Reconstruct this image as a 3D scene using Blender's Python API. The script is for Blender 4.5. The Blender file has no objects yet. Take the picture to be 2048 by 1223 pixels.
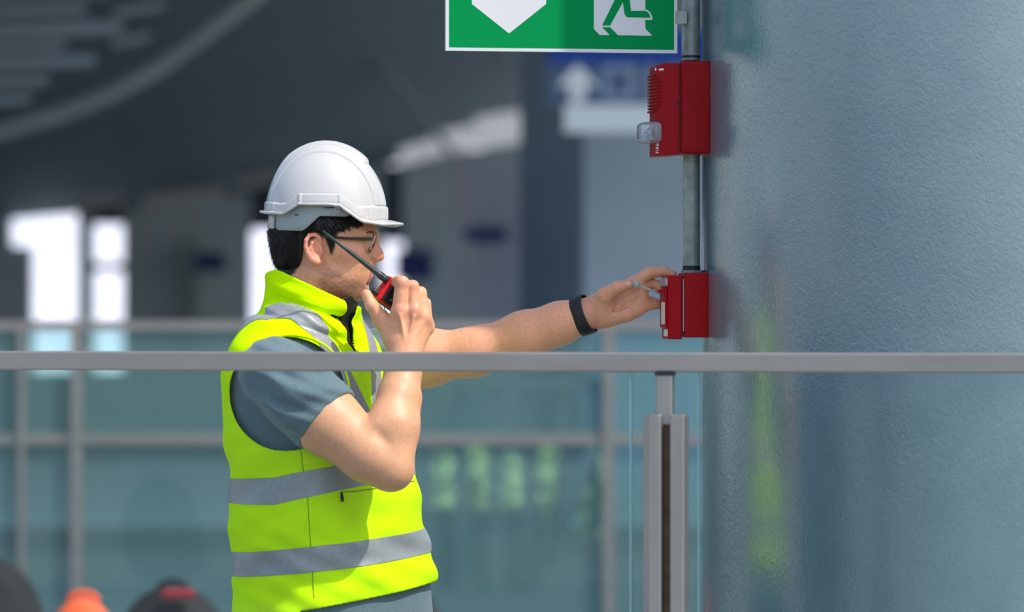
import bpy, math, random
import numpy as np
from mathutils import Vector, Matrix
from mathutils.bvhtree import BVHTree
random.seed(7); rng = np.random.default_rng(7)
scene = bpy.context.scene
C = scene.collection

# ------------------------------------------------------------------ camera, sky, sun, exposure
CAMZ = 1.4885; CAMD = 8.0; FPX = 8000.0; W, HH = 2048.0, 1223.0
cd = bpy.data.cameras.new('camera'); cam = bpy.data.objects.new('camera', cd); C.objects.link(cam)
cam.location = (0, -CAMD, CAMZ); cam.rotation_euler = (math.pi/2, 0, 0)
cd.sensor_width = 36.0; cd.lens = 36.0*FPX/W; cd.clip_end = 600
cd.dof.use_dof = True; cd.dof.focus_distance = 7.96; cd.dof.aperture_fstop = 2.8
scene.camera = cam
SUN_EL, SUN_T = math.radians(54), math.radians(31)
wd = bpy.data.worlds.new('sky'); scene.world = wd; wd.use_nodes = True
wn = wd.node_tree.nodes; wl = wd.node_tree.links
sky = wn.new('ShaderNodeTexSky'); sky.sky_type = 'NISHITA'; sky.sun_disc = False
sky.sun_elevation = SUN_EL; sky.sun_rotation = math.radians(90+31); sky.air_density = 1.0; sky.dust_density = 2.2; sky.ozone_density = 1.2
wn['Background'].inputs['Strength'].default_value = 0.21
wl.new(sky.outputs[0], wn['Background'].inputs[0])
sd = bpy.data.lights.new('sun', 'SUN'); sun = bpy.data.objects.new('sun', sd); C.objects.link(sun)
sd.energy = 3.3; sd.angle = math.radians(0.9); sd.color = (1.0, 0.94, 0.86)
SUNV = Vector((math.cos(SUN_T)*math.cos(SUN_EL), -math.sin(SUN_T)*math.cos(SUN_EL), math.sin(SUN_EL)))
sun.rotation_euler = SUNV.to_track_quat('Z', 'Y').to_euler(); sun.location = (4, -4, 8)
vs = scene.view_settings
vs.view_transform = 'Standard'; vs.look = 'None'; vs.gamma = 1.0; vs.use_curve_mapping = False; vs.exposure = 0.25

# ------------------------------------------------------------------ helpers
def P(px, py, y=0.0):
    """a point of the photograph's frame at depth y (the man stands at y = 0), in metres"""
    d = y + CAMD
    return np.array(((px-W/2)*d/FPX, y, CAMZ-(py-HH/2)*d/FPX))
def S(col):
    return tuple((c/12.92 if c <= .04045 else ((c+.055)/1.055)**2.4) for c in [v/255.0 for v in col])+(1.0,)
MATS = {}
def mat(name, col, rough=.5, metal=0.0, var=0.0, vscale=20, bump=0.0, bscale=100, bdist=.001, stretch=None, attr=None, noise_detail=3, **kw):
    m = bpy.data.materials.new(name); m.use_nodes = True; nt = m.node_tree; n = nt.nodes; l = nt.links
    b = n['Principled BSDF']; b.inputs['Roughness'].default_value = rough; b.inputs['Metallic'].default_value = metal
    for k, v in kw.items(): b.inputs[k.replace('_', ' ')].default_value = v
    c = S(col) if max(col) > 1.0 else tuple(col)+(1.0,)
    b.inputs['Base Color'].default_value = c
    tc = n.new('ShaderNodeTexCoord'); src = tc.outputs['Object']
    if stretch:
        mp = n.new('ShaderNodeMapping'); mp.inputs['Scale'].default_value = stretch; l.new(src, mp.inputs[0]); src = mp.outputs[0]
    out = None
    if attr:
        a = n.new('ShaderNodeAttribute'); a.attribute_name = attr; out = a.outputs['Color']
    if var > 0:
        t = n.new('ShaderNodeTexNoise'); t.inputs['Scale'].default_value = vscale; t.inputs['Detail'].default_value = noise_detail; l.new(src, t.inputs['Vector'])
        r = n.new('ShaderNodeMapRange'); r.inputs[1].default_value = .3; r.inputs[2].default_value = .7; r.inputs[3].default_value = 1-var; r.inputs[4].default_value = 1+var*.6
        l.new(t.outputs[0], r.inputs[0])
        mx = n.new('ShaderNodeMix'); mx.data_type = 'RGBA'; mx.blend_type = 'MULTIPLY'; mx.inputs['Factor'].default_value = 1
        if out: l.new(out, mx.inputs[6])
        else: mx.inputs[6].default_value = c
        l.new(r.outputs[0], mx.inputs[7]); out = mx.outputs[2]
    if out: l.new(out, b.inputs['Base Color'])
    if bump > 0:
        t2 = n.new('ShaderNodeTexNoise'); t2.inputs['Scale'].default_value = bscale; t2.inputs['Detail'].default_value = 2; l.new(src, t2.inputs['Vector'])
        bp = n.new('ShaderNodeBump'); bp.inputs['Strength'].default_value = bump; bp.inputs['Distance'].default_value = bdist
        l.new(t2.outputs[0], bp.inputs['Height']); l.new(bp.outputs[0], b.inputs['Normal'])
    MATS[name] = m
    return m
def glass_mat(name, tint, ior=1.5, rough=.0, haze=0.0, hazecol=(.5, .6, .6)):
    """a clear sheet: tinted see-through with a mirror share from Fresnel, and a diffuse share for dust and painted haze"""
    m = bpy.data.materials.new(name); m.use_nodes = True; nt = m.node_tree; n = nt.nodes; l = nt.links
    n.remove(n['Principled BSDF']); o = n['Material Output']
    t = n.new('ShaderNodeBsdfTransparent'); t.inputs[0].default_value = tuple(tint)+(1,)
    g = n.new('ShaderNodeBsdfGlossy'); g.inputs['Roughness'].default_value = rough
    f = n.new('ShaderNodeFresnel'); f.inputs[0].default_value = ior
    mx = n.new('ShaderNodeMixShader'); l.new(f.outputs[0], mx.inputs[0]); l.new(t.outputs[0], mx.inputs[1]); l.new(g.outputs[0], mx.inputs[2])
    last = mx.outputs[0]
    if haze > 0:
        d = n.new('ShaderNodeBsdfDiffuse'); d.inputs[0].default_value = tuple(hazecol)+(1,)
        m2 = n.new('ShaderNodeMixShader'); m2.inputs[0].default_value = haze; l.new(last, m2.inputs[1]); l.new(d.outputs[0], m2.inputs[2]); last = m2.outputs[0]
    l.new(last, o.inputs[0]); MATS[name] = m
    return m
def emit_mat(name, col, s):
    m = bpy.data.materials.new(name); m.use_nodes = True; b = m.node_tree.nodes['Principled BSDF']
    b.inputs['Base Color'].default_value = S(col); b.inputs['Emission Color'].default_value = S(col); b.inputs['Emission Strength'].default_value = s
    MATS[name] = m; return m

ORG = {}
def tag(o, label=None, cat=None, group=None, kind=None):
    if label: o['label'] = label
    if cat: o['category'] = cat
    if group: o['group'] = group
    if kind: o['kind'] = kind
    return o
def thing(name, loc, label=None, cat=None, group=None, kind=None):
    o = bpy.data.objects.new(name, None); o.empty_display_size = .1; C.objects.link(o); o.location = tuple(loc)
    ORG[o] = np.array(loc, float); return tag(o, label, cat, group, kind)
def link_mesh(name, me, m, parent=None, org=None, smooth=False):
    o = bpy.data.objects.new(name, me); C.objects.link(o)
    if m: me.materials.append(MATS[m] if isinstance(m, str) else m)
    if parent is not None:
        o.parent = parent; ORG[o] = ORG[parent]
    else:
        o.location = tuple(org) if org is not None else (0, 0, 0); ORG[o] = np.array(o.location)
    if smooth: me.polygons.foreach_set('use_smooth', np.ones(len(me.polygons), bool))
    return o
def obj(name, verts, faces, m, parent=None, org=None, smooth=False, bevel=0, seg=2, solid=0, sub=0, auto=None):
    """verts in world metres -> ONE mesh object, under parent when given"""
    v = np.array(verts, float)
    if parent is not None: o0 = ORG[parent]
    elif org is not None: o0 = np.array(org, float)
    else: o0 = np.array(((v[:, 0].min()+v[:, 0].max())/2, (v[:, 1].min()+v[:, 1].max())/2, v[:, 2].min()))
    me = bpy.data.meshes.new(name); me.from_pydata((v-o0).tolist(), [], [list(map(int, f)) for f in faces]); me.update()
    o = link_mesh(name, me, m, parent, o0, smooth)
    if solid: md = o.modifiers.new('solid', 'SOLIDIFY'); md.thickness = solid; md.offset = 0
    if bevel: md = o.modifiers.new('bevel', 'BEVEL'); md.width = bevel; md.segments = seg; md.limit_method = 'ANGLE'; md.angle_limit = math.radians(40); md.harden_normals = False
    if sub: md = o.modifiers.new('sub', 'SUBSURF'); md.levels = sub; md.render_levels = sub
    if auto: me.set_sharp_from_angle(angle=math.radians(auto))
    return o
def join(parts):
    V, F = [], []
    for v, f in parts:
        k = len(V); V += [tuple(p) for p in v]; F += [[i+k for i in q] for q in f]
    return V, F
def box(lo, hi):
    x0, y0, z0 = lo; x1, y1, z1 = hi
    v = [(x0, y0, z0), (x1, y0, z0), (x1, y1, z0), (x0, y1, z0), (x0, y0, z1), (x1, y0, z1), (x1, y1, z1), (x0, y1, z1)]
    return v, [(0, 3, 2, 1), (4, 5, 6, 7), (0, 1, 5, 4), (1, 2, 6, 5), (2, 3, 7, 6), (3, 0, 4, 7)]
def obox(c, ax, ay, az):
    """box from centre and three half-axis vectors"""
    c, ax, ay, az = [np.array(q, float) for q in (c, ax, ay, az)]
    v = [c+sx*ax+sy*ay+sz*az for sz in (-1, 1) for sx, sy in ((-1, -1), (1, -1), (1, 1), (-1, 1))]
    f = [(0, 3, 2, 1), (4, 5, 6, 7), (0, 1, 5, 4), (1, 2, 6, 5), (2, 3, 7, 6), (3, 0, 4, 7)]
    if np.dot(np.cross(ax, ay), az) < 0: f = [q[::-1] for q in f]
    return v, f
def frame(t):
    t = np.array(t, float); t /= np.linalg.norm(t)
    a = np.array((0, 0, 1.0)) if abs(t[2]) < .9 else np.array((1.0, 0, 0))
    u = np.cross(a, t); u /= np.linalg.norm(u); return t, u, np.cross(t, u)
def tube(pts, r, n=12, closed=False, cap=True):
    pts = [np.array(p, float) for p in pts]; N = len(pts); rr = r if hasattr(r, '__len__') else [r]*N
    V, F = [], []; u = None
    for i in range(N):
        a = pts[(i-1) % N] if (closed or i > 0) else pts[i]; b = pts[(i+1) % N] if (closed or i < N-1) else pts[i]
        t = b-a; t /= np.linalg.norm(t)
        if u is None: u = frame(t)[1]
        u = u-np.dot(u, t)*t; u /= np.linalg.norm(u); w = np.cross(t, u)
        for k in range(n):
            q = 2*math.pi*k/n; V.append(pts[i]+rr[i]*(math.cos(q)*u+math.sin(q)*w))
    for i in range(N if closed else N-1):
        for k in range(n):
            a, b = i*n+k, i*n+(k+1) % n; c, d = ((i+1) % N)*n+(k+1) % n, ((i+1) % N)*n+k
            F.append((a, b, c, d))
    if cap and not closed:
        F.append(tuple(range(n))[::-1]); F.append(tuple((N-1)*n+k for k in range(n)))
    return V, F
def lathe(c, axis, prof, n=32):
    """prof: list of (along, radius)"""
    t, u, w = frame(axis); c = np.array(c, float); V, F = [], []
    for s, r in prof:
        for k in range(n):
            q = 2*math.pi*k/n; V.append(c+s*t+max(r, 1e-5)*(math.cos(q)*u+math.sin(q)*w))
    m = len(prof)
    for i in range(m-1):
        for k in range(n):
            F.append((i*n+k, i*n+(k+1) % n, (i+1)*n+(k+1) % n, (i+1)*n+k))
    F.append(tuple(range(n))[::-1]); F.append(tuple((m-1)*n+k for k in range(n)))
    return V, F
def prism(poly, ext, depth):
    """poly: list of 3-D points (planar), extruded along vector ext*depth"""
    p = [np.array(q, float) for q in poly]; e = np.array(ext, float)*depth; n = len(p)
    nn = sum((np.cross(p[i]-p[0], p[(i+1) % n]-p[0]) for i in range(n)), np.zeros(3))
    if np.dot(nn, e) > 0: p = p[::-1]
    V = p+[q+e for q in p]
    F = [tuple(range(n)), tuple(range(2*n-1, n-1, -1))]+[(i, i+n, (i+1) % n+n, (i+1) % n) for i in range(n)]
    return V, F

# ------------------------------------------------------------------ implicit surfaces (for the figure and its clothes)
def smin(a, b, k):
    if k <= 0: return np.minimum(a, b)
    h = np.maximum(k-np.abs(a-b), 0)/k
    return np.minimum(a, b)-h*h*k*.25
def smax(a, b, k): return -smin(-a, -b, k)
class Field:
    def __init__(s): s.ops = []
    def add(s, f, lo, hi, k=.01, mode='u'):
        s.ops.append((f, np.array(lo)-k, np.array(hi)+k, k, mode)); return s
    def rc(s, a, b, ra, rb, k=.01, mode='u', flat=None, fs=1.0):
        a = np.array(a, float); b = np.array(b, float); ab = b-a; L = max(float(ab@ab), 1e-12); R = max(ra, rb)
        def f(p, lo=None, hi=None):
            q = p-a; t = np.clip((q@ab)/L, 0, 1); d = q-t[:, None]*ab
            if flat is not None:
                d = d+((d@flat)*(1/fs-1))[:, None]*flat
                return (np.sqrt((d*d).sum(1))-(ra+t*(rb-ra)))*min(1, fs)
            return np.sqrt((d*d).sum(1))-(ra+t*(rb-ra))
        return s.add(f, np.minimum(a, b)-R*max(1, fs), np.maximum(a, b)+R*max(1, fs), k, mode)
    def ell(s, c, r, rot=None, k=.01, mode='u'):
        c = np.array(c, float); r = np.array(r, float); R = r.max()
        def f(p, lo=None, hi=None):
            q = p-c
            if rot is not None: q = q@rot
            k0 = np.sqrt(((q/r)**2).sum(1)); k1 = np.sqrt(((q/(r*r))**2).sum(1))+1e-9
            return k0*(k0-1)/k1
        return s.add(f, c-R, c+R, k, mode)
    def chain(s, pts, rs, k=.01, kk=.002, mode='u'):
        g = Field()
        for i in range(len(pts)-1): g.rc(pts[i], pts[i+1], rs[i], rs[i+1], kk)
        return s.grp(g, k, mode)
    def grp(s, g, k=.01, mode='u'):
        lo = np.min([o[1] for o in g.ops], 0); hi = np.max([o[2] for o in g.ops], 0)
        return s.add(g, lo, hi, k, mode)
    def __call__(s, p, lo=None, hi=None):
        d = np.full(len(p), 1.0)
        for f, l, h, k, m in s.ops:
            if lo is not None and (np.any(h < lo) or np.any(l > hi)): continue
            e = f(p, lo, hi)
            d = smin(d, e, k) if m == 'u' else smax(d, -e, k) if m == 's' else smax(d, e, k)
        return d
def polygonise(fn, lo, hi, h, B=16, slack=1.6):
    lo = np.array(lo, float); hi = np.array(hi, float)
    nb = np.ceil((hi-lo)/(h*B)).astype(int)
    gi = np.stack(np.meshgrid(*[np.arange(n) for n in nb], indexing='ij'), -1).reshape(-1, 3)
    cen = lo+(gi+.5)*B*h
    d = np.concatenate([fn(cen[i:i+20000]) for i in range(0, len(cen), 20000)])
    gi = gi[np.abs(d) < .87*B*h*slack+.004]
    g1 = np.arange(B+1); loc = np.stack(np.meshgrid(g1, g1, g1, indexing='ij'), -1).reshape(-1, 3)
    Vals = np.empty((len(gi), B+1, B+1, B+1), np.float32); keep = np.zeros(len(gi), bool)
    for i, g in enumerate(gi):
        b0 = lo+g*B*h
        v = fn(b0+loc*h, b0-h, b0+(B+1)*h)
        if v.min() < 0 < v.max(): keep[i] = True; Vals[i] = v.reshape(B+1, B+1, B+1)
    Vals = Vals[keep]; gi = gi[keep]; s = Vals < 0
    dims = nb*B+2
    def gid(c): return ((c[:, 0]+1)*dims[1]+(c[:, 1]+1))*dims[2]+(c[:, 2]+1)
    cor = [(a, b, c) for a in (0, 1) for b in (0, 1) for c in (0, 1)]
    cnt = sum(s[:, a:a+B, b:b+B, c:c+B].astype(np.int8) for a, b, c in cor)
    idx = np.argwhere((cnt > 0) & (cnt < 8))
    cv = np.stack([Vals[idx[:, 0], idx[:, 1]+a, idx[:, 2]+b, idx[:, 3]+c] for a, b, c in cor], 1)
    pos = np.zeros((len(idx), 3)); num = np.zeros(len(idx))
    ca = np.array(cor, float)
    for i in range(8):
        for j in range(i+1, 8):
            if np.abs(ca[i]-ca[j]).sum() != 1: continue
            va, vb = cv[:, i], cv[:, j]; m = (va < 0) != (vb < 0)
            t = np.where(m, va/np.where(m, va-vb, 1), 0)
            pos += np.where(m[:, None], ca[i]+t[:, None]*(ca[j]-ca[i]), 0); num += m
    cell = gi[idx[:, 0]]*B+idx[:, 1:]
    verts = lo+(cell+pos/num[:, None])*h
    ids = gid(cell); order = np.argsort(ids); sid = ids[order]
    quads = []
    for ax in range(3):
        sl0 = [slice(None)]+[slice(0, B)]*3; sl1 = list(sl0); sl1[ax+1] = slice(1, B+1)
        a = s[tuple(sl0)]; b = s[tuple(sl1)]; e = np.argwhere(a != b)
        if not len(e): continue
        ins = a[tuple(e.T)]; base = gi[e[:, 0]]*B+e[:, 1:]
        u, w = (ax+1) % 3, (ax+2) % 3; q = []
        for du, dw in ((-1, -1), (0, -1), (0, 0), (-1, 0)):
            c = base.copy(); c[:, u] += du; c[:, w] += dw; q.append(gid(c))
        q = np.stack(q, 1); k = np.searchsorted(sid, q); k = np.minimum(k, len(sid)-1)
        ok = (sid[k] == q).all(1); k = order[k]
        k = np.where(ins[:, None], k, k[:, ::-1]); quads.append(k[ok])
    return verts, np.concatenate(quads)
def quad_obj(name, v, q, m, parent, smooth_iter=0):
    v = v-ORG[parent]
    if smooth_iter:
        e = np.concatenate([q[:, [0, 1]], q[:, [1, 2]], q[:, [2, 3]], q[:, [3, 0]]])
        for _ in range(smooth_iter):
            acc = np.zeros_like(v); n = np.zeros(len(v))
            for a, b in ((0, 1), (1, 0)):
                for c in range(3): acc[:, c] += np.bincount(e[:, a], v[e[:, b], c], len(v))
                n += np.bincount(e[:, a], minlength=len(v))
            v = v*.5+.5*acc/np.maximum(n, 1)[:, None]
    me = bpy.data.meshes.new(name); me.vertices.add(len(v)); me.vertices.foreach_set('co', v.astype(np.float32).ravel())
    me.loops.add(q.size); me.loops.foreach_set('vertex_index', q.astype(np.int32).ravel())
    me.polygons.add(len(q)); me.polygons.foreach_set('loop_start', np.arange(0, q.size, 4, dtype=np.int32))
    me.update(calc_edges=True); me.validate()
    return link_mesh(name, me, m, parent, smooth=True)
def set_col(o, name, col):
    a = o.data.color_attributes.new(name, 'FLOAT_COLOR', 'POINT')
    c = np.ones((len(o.data.vertices), 4), np.float32); c[:, :3] = col; a.data.foreach_set('color', c.ravel())
def ss(a, b, x):
    t = np.clip((x-a)/(b-a), 0, 1); return t*t*(3-2*t)
def poly_sdf(q, pts):
    pts = np.array(pts, float); n = len(pts); d = np.full(len(q), 1e9); sgn = np.ones(len(q))
    for i in range(n):
        a = pts[i]; b = pts[i-1]; e = b-a; w = q-a; t = np.clip((w@e)/(e@e), 0, 1)
        d = np.minimum(d, ((w-t[:, None]*e)**2).sum(1))
        c1 = q[:, 1] >= a[1]; c2 = q[:, 1] < b[1]; c3 = e[0]*w[:, 1] > e[1]*w[:, 0]
        sgn = np.where((c1 & c2 & c3) | (~c1 & ~c2 & ~c3), -sgn, sgn)
    return sgn*np.sqrt(d)
# ------------------------------------------------------------------ materials of the place
def column_paint():
    m = mat('column_paint', (112, 132, 146), rough=.30, Coat_Weight=1.0, Coat_Roughness=.06, Coat_IOR=1.8); nt = m.node_tree; n = nt.nodes; l = nt.links; b = n['Principled BSDF']
    tc = n.new('ShaderNodeTexCoord'); mp = n.new('ShaderNodeMapping'); mp.inputs['Scale'].default_value = (1, 1, .75); l.new(tc.outputs['Object'], mp.inputs[0])
    t = n.new('ShaderNodeTexNoise'); t.inputs['Scale'].default_value = 150; t.inputs['Detail'].default_value = 3.5; t.inputs['Distortion'].default_value = .9; l.new(mp.outputs[0], t.inputs['Vector'])
    t2 = n.new('ShaderNodeTexNoise'); t2.inputs['Scale'].default_value = 9; t2.inputs['Detail'].default_value = 3; l.new(mp.outputs[0], t2.inputs['Vector'])
    ad = n.new('ShaderNodeMath'); ad.operation = 'MULTIPLY_ADD'; ad.inputs[1].default_value = .9; l.new(t2.outputs[0], ad.inputs[0]); l.new(t.outputs[0], ad.inputs[2])
    bp = n.new('ShaderNodeBump'); bp.inputs['Strength'].default_value = .26; bp.inputs['Distance'].default_value = .0022; l.new(ad.outputs[0], bp.inputs['Height'])
    l.new(bp.outputs[0], b.inputs['Normal']); l.new(bp.outputs[0], b.inputs['Coat Normal'])
    cr = n.new('ShaderNodeValToRGB'); cr.color_ramp.elements[0].position = .3; cr.color_ramp.elements[0].color = S((92, 119, 132)); cr.color_ramp.elements[1].position = .7; cr.color_ramp.elements[1].color = S((104, 129, 139))
    l.new(t2.outputs[0], cr.inputs[0]); l.new(cr.outputs[0], b.inputs['Base Color'])
column_paint()
mat('concrete', (150, 150, 148), rough=.85, var=.15, vscale=3, bump=.2, bscale=40)
mat('paving_shade', (44, 54, 60), rough=.6, var=.15, vscale=2)  # roof-edge shade is put into this darker paving colour
mat('paving_sunlit', (212, 220, 218), rough=.7, var=.12, vscale=1)  # sunlit floor is put into this paler paving colour
mat('steel', (158, 157, 155), rough=.38, metal=.85, var=.10, vscale=25, stretch=(1, 1, .1))
mat('rail_steel', (146, 144, 140), rough=.45, metal=.6, var=.10, vscale=18, stretch=(.15, 1, 1))
mat('rust', (128, 104, 82), rough=.8, var=.3, vscale=40)
mat('galv', (142, 152, 146), rough=.5, metal=.55, var=.28, vscale=45, bump=.15, bscale=120)
mat('dark_metal', (38, 42, 46), rough=.5, metal=.4)
mat('red_alarm', (148, 8, 18), rough=.45, Specular_IOR_Level=.14, var=.05, vscale=30, bump=.15, bscale=300)
mat('red_pull', (164, 0, 16), rough=.3, Specular_IOR_Level=.14, var=.05, vscale=30)
mat('white_print', (228, 224, 220), rough=.5)
mat('sign_green', (0, 136, 72), rough=.6, Specular_IOR_Level=.06)
mat('sign_white', (206, 208, 210), rough=.5)
mat('black_rubber', (20, 23, 24), rough=.55, bump=.1, bscale=300)
glass_mat('rail_glass', (.945, .98, .978), ior=1.28, haze=.006, hazecol=(.45, .62, .64))
mat('glass_edge', (164, 212, 222), rough=.3)
glass_mat('clear_plastic', (.86, .89, .93), rough=.03, haze=.20, hazecol=(.85, .9, .95))
mat('reflector', (205, 210, 218), rough=.12, metal=1.0)

# ------------------------------------------------------------------ floor and pillar
v, f = box((-40, -12, -.3), (40, 6, 0)); fl = obj('floor', v, f, 'concrete'); tag(fl, 'pale concrete walkway floor', 'floor', kind='structure')
PCX, PCY, PR = .938, .15, .55
pil = obj('pillar', *lathe((PCX, PCY, 0), (0, 0, 1), [(0, PR), (1.2, PR), (2.4, PR), (5.5, PR)], 256), 'column_paint', org=(PCX, PCY, 0), smooth=True, auto=40)
tag(pil, 'big round pillar in glossy slate blue textured paint', 'pillar', kind='structure')

# ------------------------------------------------------------------ text as flat print
def text_mesh(s, size):
    cu = bpy.data.curves.new('print', 'FONT'); cu.body = s; cu.size = size; cu.align_x = 'CENTER'; cu.align_y = 'CENTER'; cu.extrude = .0002
    o = bpy.data.objects.new('print', cu); C.objects.link(o); bpy.context.view_layer.update()
    me = bpy.data.meshes.new_from_object(o.evaluated_get(bpy.context.evaluated_depsgraph_get())); bpy.data.objects.remove(o)
    v = np.array([p.co[:] for p in me.vertices]); f = [list(p.vertices) for p in me.polygons]; bpy.data.meshes.remove(me); return v, f
def text_on(s, size, c, right, up, nrm, name, m, parent):
    v, f = text_mesh(s, size); c, right, up, nrm = [np.array(q, float) for q in (c, right, up, nrm)]
    return obj(name, [c+p[0]*right+p[1]*up+p[2]*nrm for p in v], f, m, parent)

# ------------------------------------------------------------------ local frame of the wall boxes: o outward (to -x), t towards the camera
AB = math.radians(6.0); OUT = np.array((-math.cos(AB), -math.sin(AB), 0)); LAT = np.array((math.sin(AB), -math.cos(AB), 0)); UP = np.array((0, 0, 1.0))
BY = .095                       # depth of the boxes' middle
def bz(py, y=BY-.04): return P(0, py, y)[2]
BX0 = .3965                     # where the boxes meet the pillar
def L3(o, t, z): return np.array((BX0, BY, 0))+OUT*o+LAT*t+UP*z
def lbox(o0, o1, t0, t1, z0, z1): return obox(L3((o0+o1)/2, (t0+t1)/2, (z0+z1)/2), OUT*(o1-o0)/2, LAT*(t1-t0)/2, UP*(z1-z0)/2)
def opx(px): return (BX0-P(px, 600, BY-.04)[0])/math.cos(AB)-.0028   # outward distance of a pixel column on the near side

# conduit
PIY = BY-.0
def conduit(name, px0, px1, pya, pyb, label):
    c = (P(px0, 0, PIY)[0]+P(px1, 0, PIY)[0])/2; r = (P(px1, 0, PIY)[0]-P(px0, 0, PIY)[0])/2
    za, zb = P(0, pya, PIY)[2], P(0, pyb, PIY)[2]
    t = thing(name, (c, PIY, zb), label, 'conduit')
    obj('pipe', *lathe((c, PIY, zb), (0, 0, 1), [(0, r), (za-zb, r)], 32), 'galv', t, smooth=True, auto=40)
    return t, c, r, za, zb
t, c, r, za, zb = conduit('conduit', 1363, 1400, -330, 116, 'galvanised steel conduit rising from the horn strobe beside the exit sign')
obj('coupling', *lathe((c, PIY, zb), (0, 0, 1), [(0, r*1.06), (.004, r*1.06), (.005, r*1.02)], 32), 'dark_metal', t, smooth=True, auto=40)
obj('lock_ring', *lathe((c, PIY, zb-.005), (0, 0, 1), [(0, r*1.02), (.005, r*1.02)], 32), 'galv', t, smooth=True, auto=40)
for py in (-60, -250):
    z = P(0, py, PIY)[2]; obj('pipe_strap', *lathe((c, PIY, z), (0, 0, 1), [(0, r*1.07), (.022, r*1.07)], 32), 'galv', t, smooth=True, auto=40)
    obj('standoff', *box((c, PIY-.012, z), (.40, PIY+.012, z+.022)), 'galv', t)
t, c, r, za, zb = conduit('conduit', 1366, 1400, 306, 540, 'galvanised steel conduit between the horn strobe and the call point')
obj('coupling', *lathe((c, PIY, zb), (0, 0, 1), [(0, r*1.04), (.003, r*1.05), (.008, r*1.05), (.009, r*1.0)], 32), 'dark_metal', t, smooth=True, auto=40)
obj('lock_nut', *lathe((c+.003, PIY, zb-.005), (0, 0, 1), [(0, r*1.42), (.005, r*1.42)], 8), 'galv', t)

# horn strobe
hz = lambda py: bz(py)
hs_ = thing('horn_strobe', L3(0, 0, hz(308)), 'red wall-mounted fire horn with clear strobe lens above the call point', 'fire alarm')
b0, b1 = 0.0, opx(1351)
v, f = lbox(b0, b1, -.052, .052, hz(308), hz(122)); obj('back_box', v, f, 'red_alarm', hs_, bevel=.006, seg=3)
o1 = opx(1349.5); o2 = opx(1321); o3 = opx(1302)
def ring(o, w, za, zb): return [L3(o, -w, za), L3(o, w, za), L3(o, w, zb), L3(o, -w, zb)]
V = ring(o1, .058, hz(310), hz(127))+ring(o2, .058, hz(311), hz(127))+ring(o3, .036, hz(312.5), hz(132))
F = [(3, 2, 1, 0), (8, 9, 10, 11)]+[(i+k, (i+1) % 4+k, (i+1) % 4+k+4, i+k+4) for k in (0, 4) for i in range(4)]
fr = obj('front_housing', V, F, 'red_alarm', hs_, bevel=.0025, seg=2)
v, f = lbox(b1-.001, o1+.001, -.050, .050, hz(306), hz(127)); obj('dark_joint', v, f, 'dark_metal', hs_)
n = 12
for i in range(n):
    py = 150+ (222-150)*i/(n-1); k = 1-((py-186)/40)**2; w = .030+.022*math.sqrt(max(k, .05))
    oo = o3+.002
    pts = []
    for tt in np.linspace(-1, 1, 11):
        lat = w*tt; over = max(abs(lat)-.034, 0); pts.append(L3(oo-over*1.0+.0015, lat, hz(py)))
    obj('louver', *tube(pts, .0023, 6), 'red_alarm', fr, smooth=True)
obj('screw', *lathe(L3(o1+.004, .0585, hz(206)), LAT, [(0, .0028), (.0012, .0028), (.0018, .0016)], 12), 'dark_metal', hs_)
pts = [L3(opx(1384)+.0135*math.cos(a), .0522, hz(206)+.0135*math.sin(a)) for a in np.linspace(0, 2*math.pi, 32, endpoint=False)]
obj('knockout_ring', *tube(pts, .0006, 6, closed=True), 'red_alarm', hs_, smooth=True)
# lens: rounded clear block standing out of the housing
oa, ob = opx(1324), opx(1275); za, zb = hz(286.5), hz(243.5); zc = (za+zb)/2
v, f = lbox(oa, ob, -.034, .050, za, zb); ln = obj('strobe_lens', v, f, 'clear_plastic', hs_, bevel=.010, seg=5, smooth=True)
V, F = [], []
for i in range(9):
    a = -1.1+2.2*i/8
    for j in range(7): tt = -.028+.070*j/6; V.append(L3(oa+.006+.026*math.cos(a), tt, zc+.018*math.sin(a)*1.0))
for i in range(8):
    for j in range(6): F.append((i*7+j, i*7+j+1, (i+1)*7+j+1, (i+1)*7+j))
obj('reflector', V, F, 'reflector', hs_, solid=.001, smooth=True)
obj('flash_tube', *tube([L3(oa+.033, tt, zc+.002*math.sin(tt*200)) for tt in np.linspace(-.024, .040, 9)], .0030, 10), 'reflector', hs_, smooth=True)
for k in range(3):
    obj('lens_rib', *lbox(oa+.008+.011*k, oa+.010+.011*k, .040, .0485, za+.006+.004*k, zb-.005), 'clear_plastic', ln)
ch = (L3(o3, .036, 0)-L3(o2, .058, 0)); ch /= np.linalg.norm(ch); cn = np.cross(UP, ch); cn = cn if cn[1] < 0 else -cn
mid = (L3(o3, .036, 0)+L3(o2, .058, 0))/2
text_on('FIRE', .0115, mid+ch*.006+UP*hz(297)+cn*.0004, UP, ch, cn, 'fire_print', 'white_print', fr)
obj('name_print', *obox(mid-ch*.004+UP*hz(140)+cn*.0004, ch*.0065, UP*.0018, cn*.0002), 'white_print', fr)
obj('name_print', *obox(mid+ch*.011+UP*hz(139)+cn*.0004, ch*.0016, UP*.0030, cn*.0002), 'white_print', fr)

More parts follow.
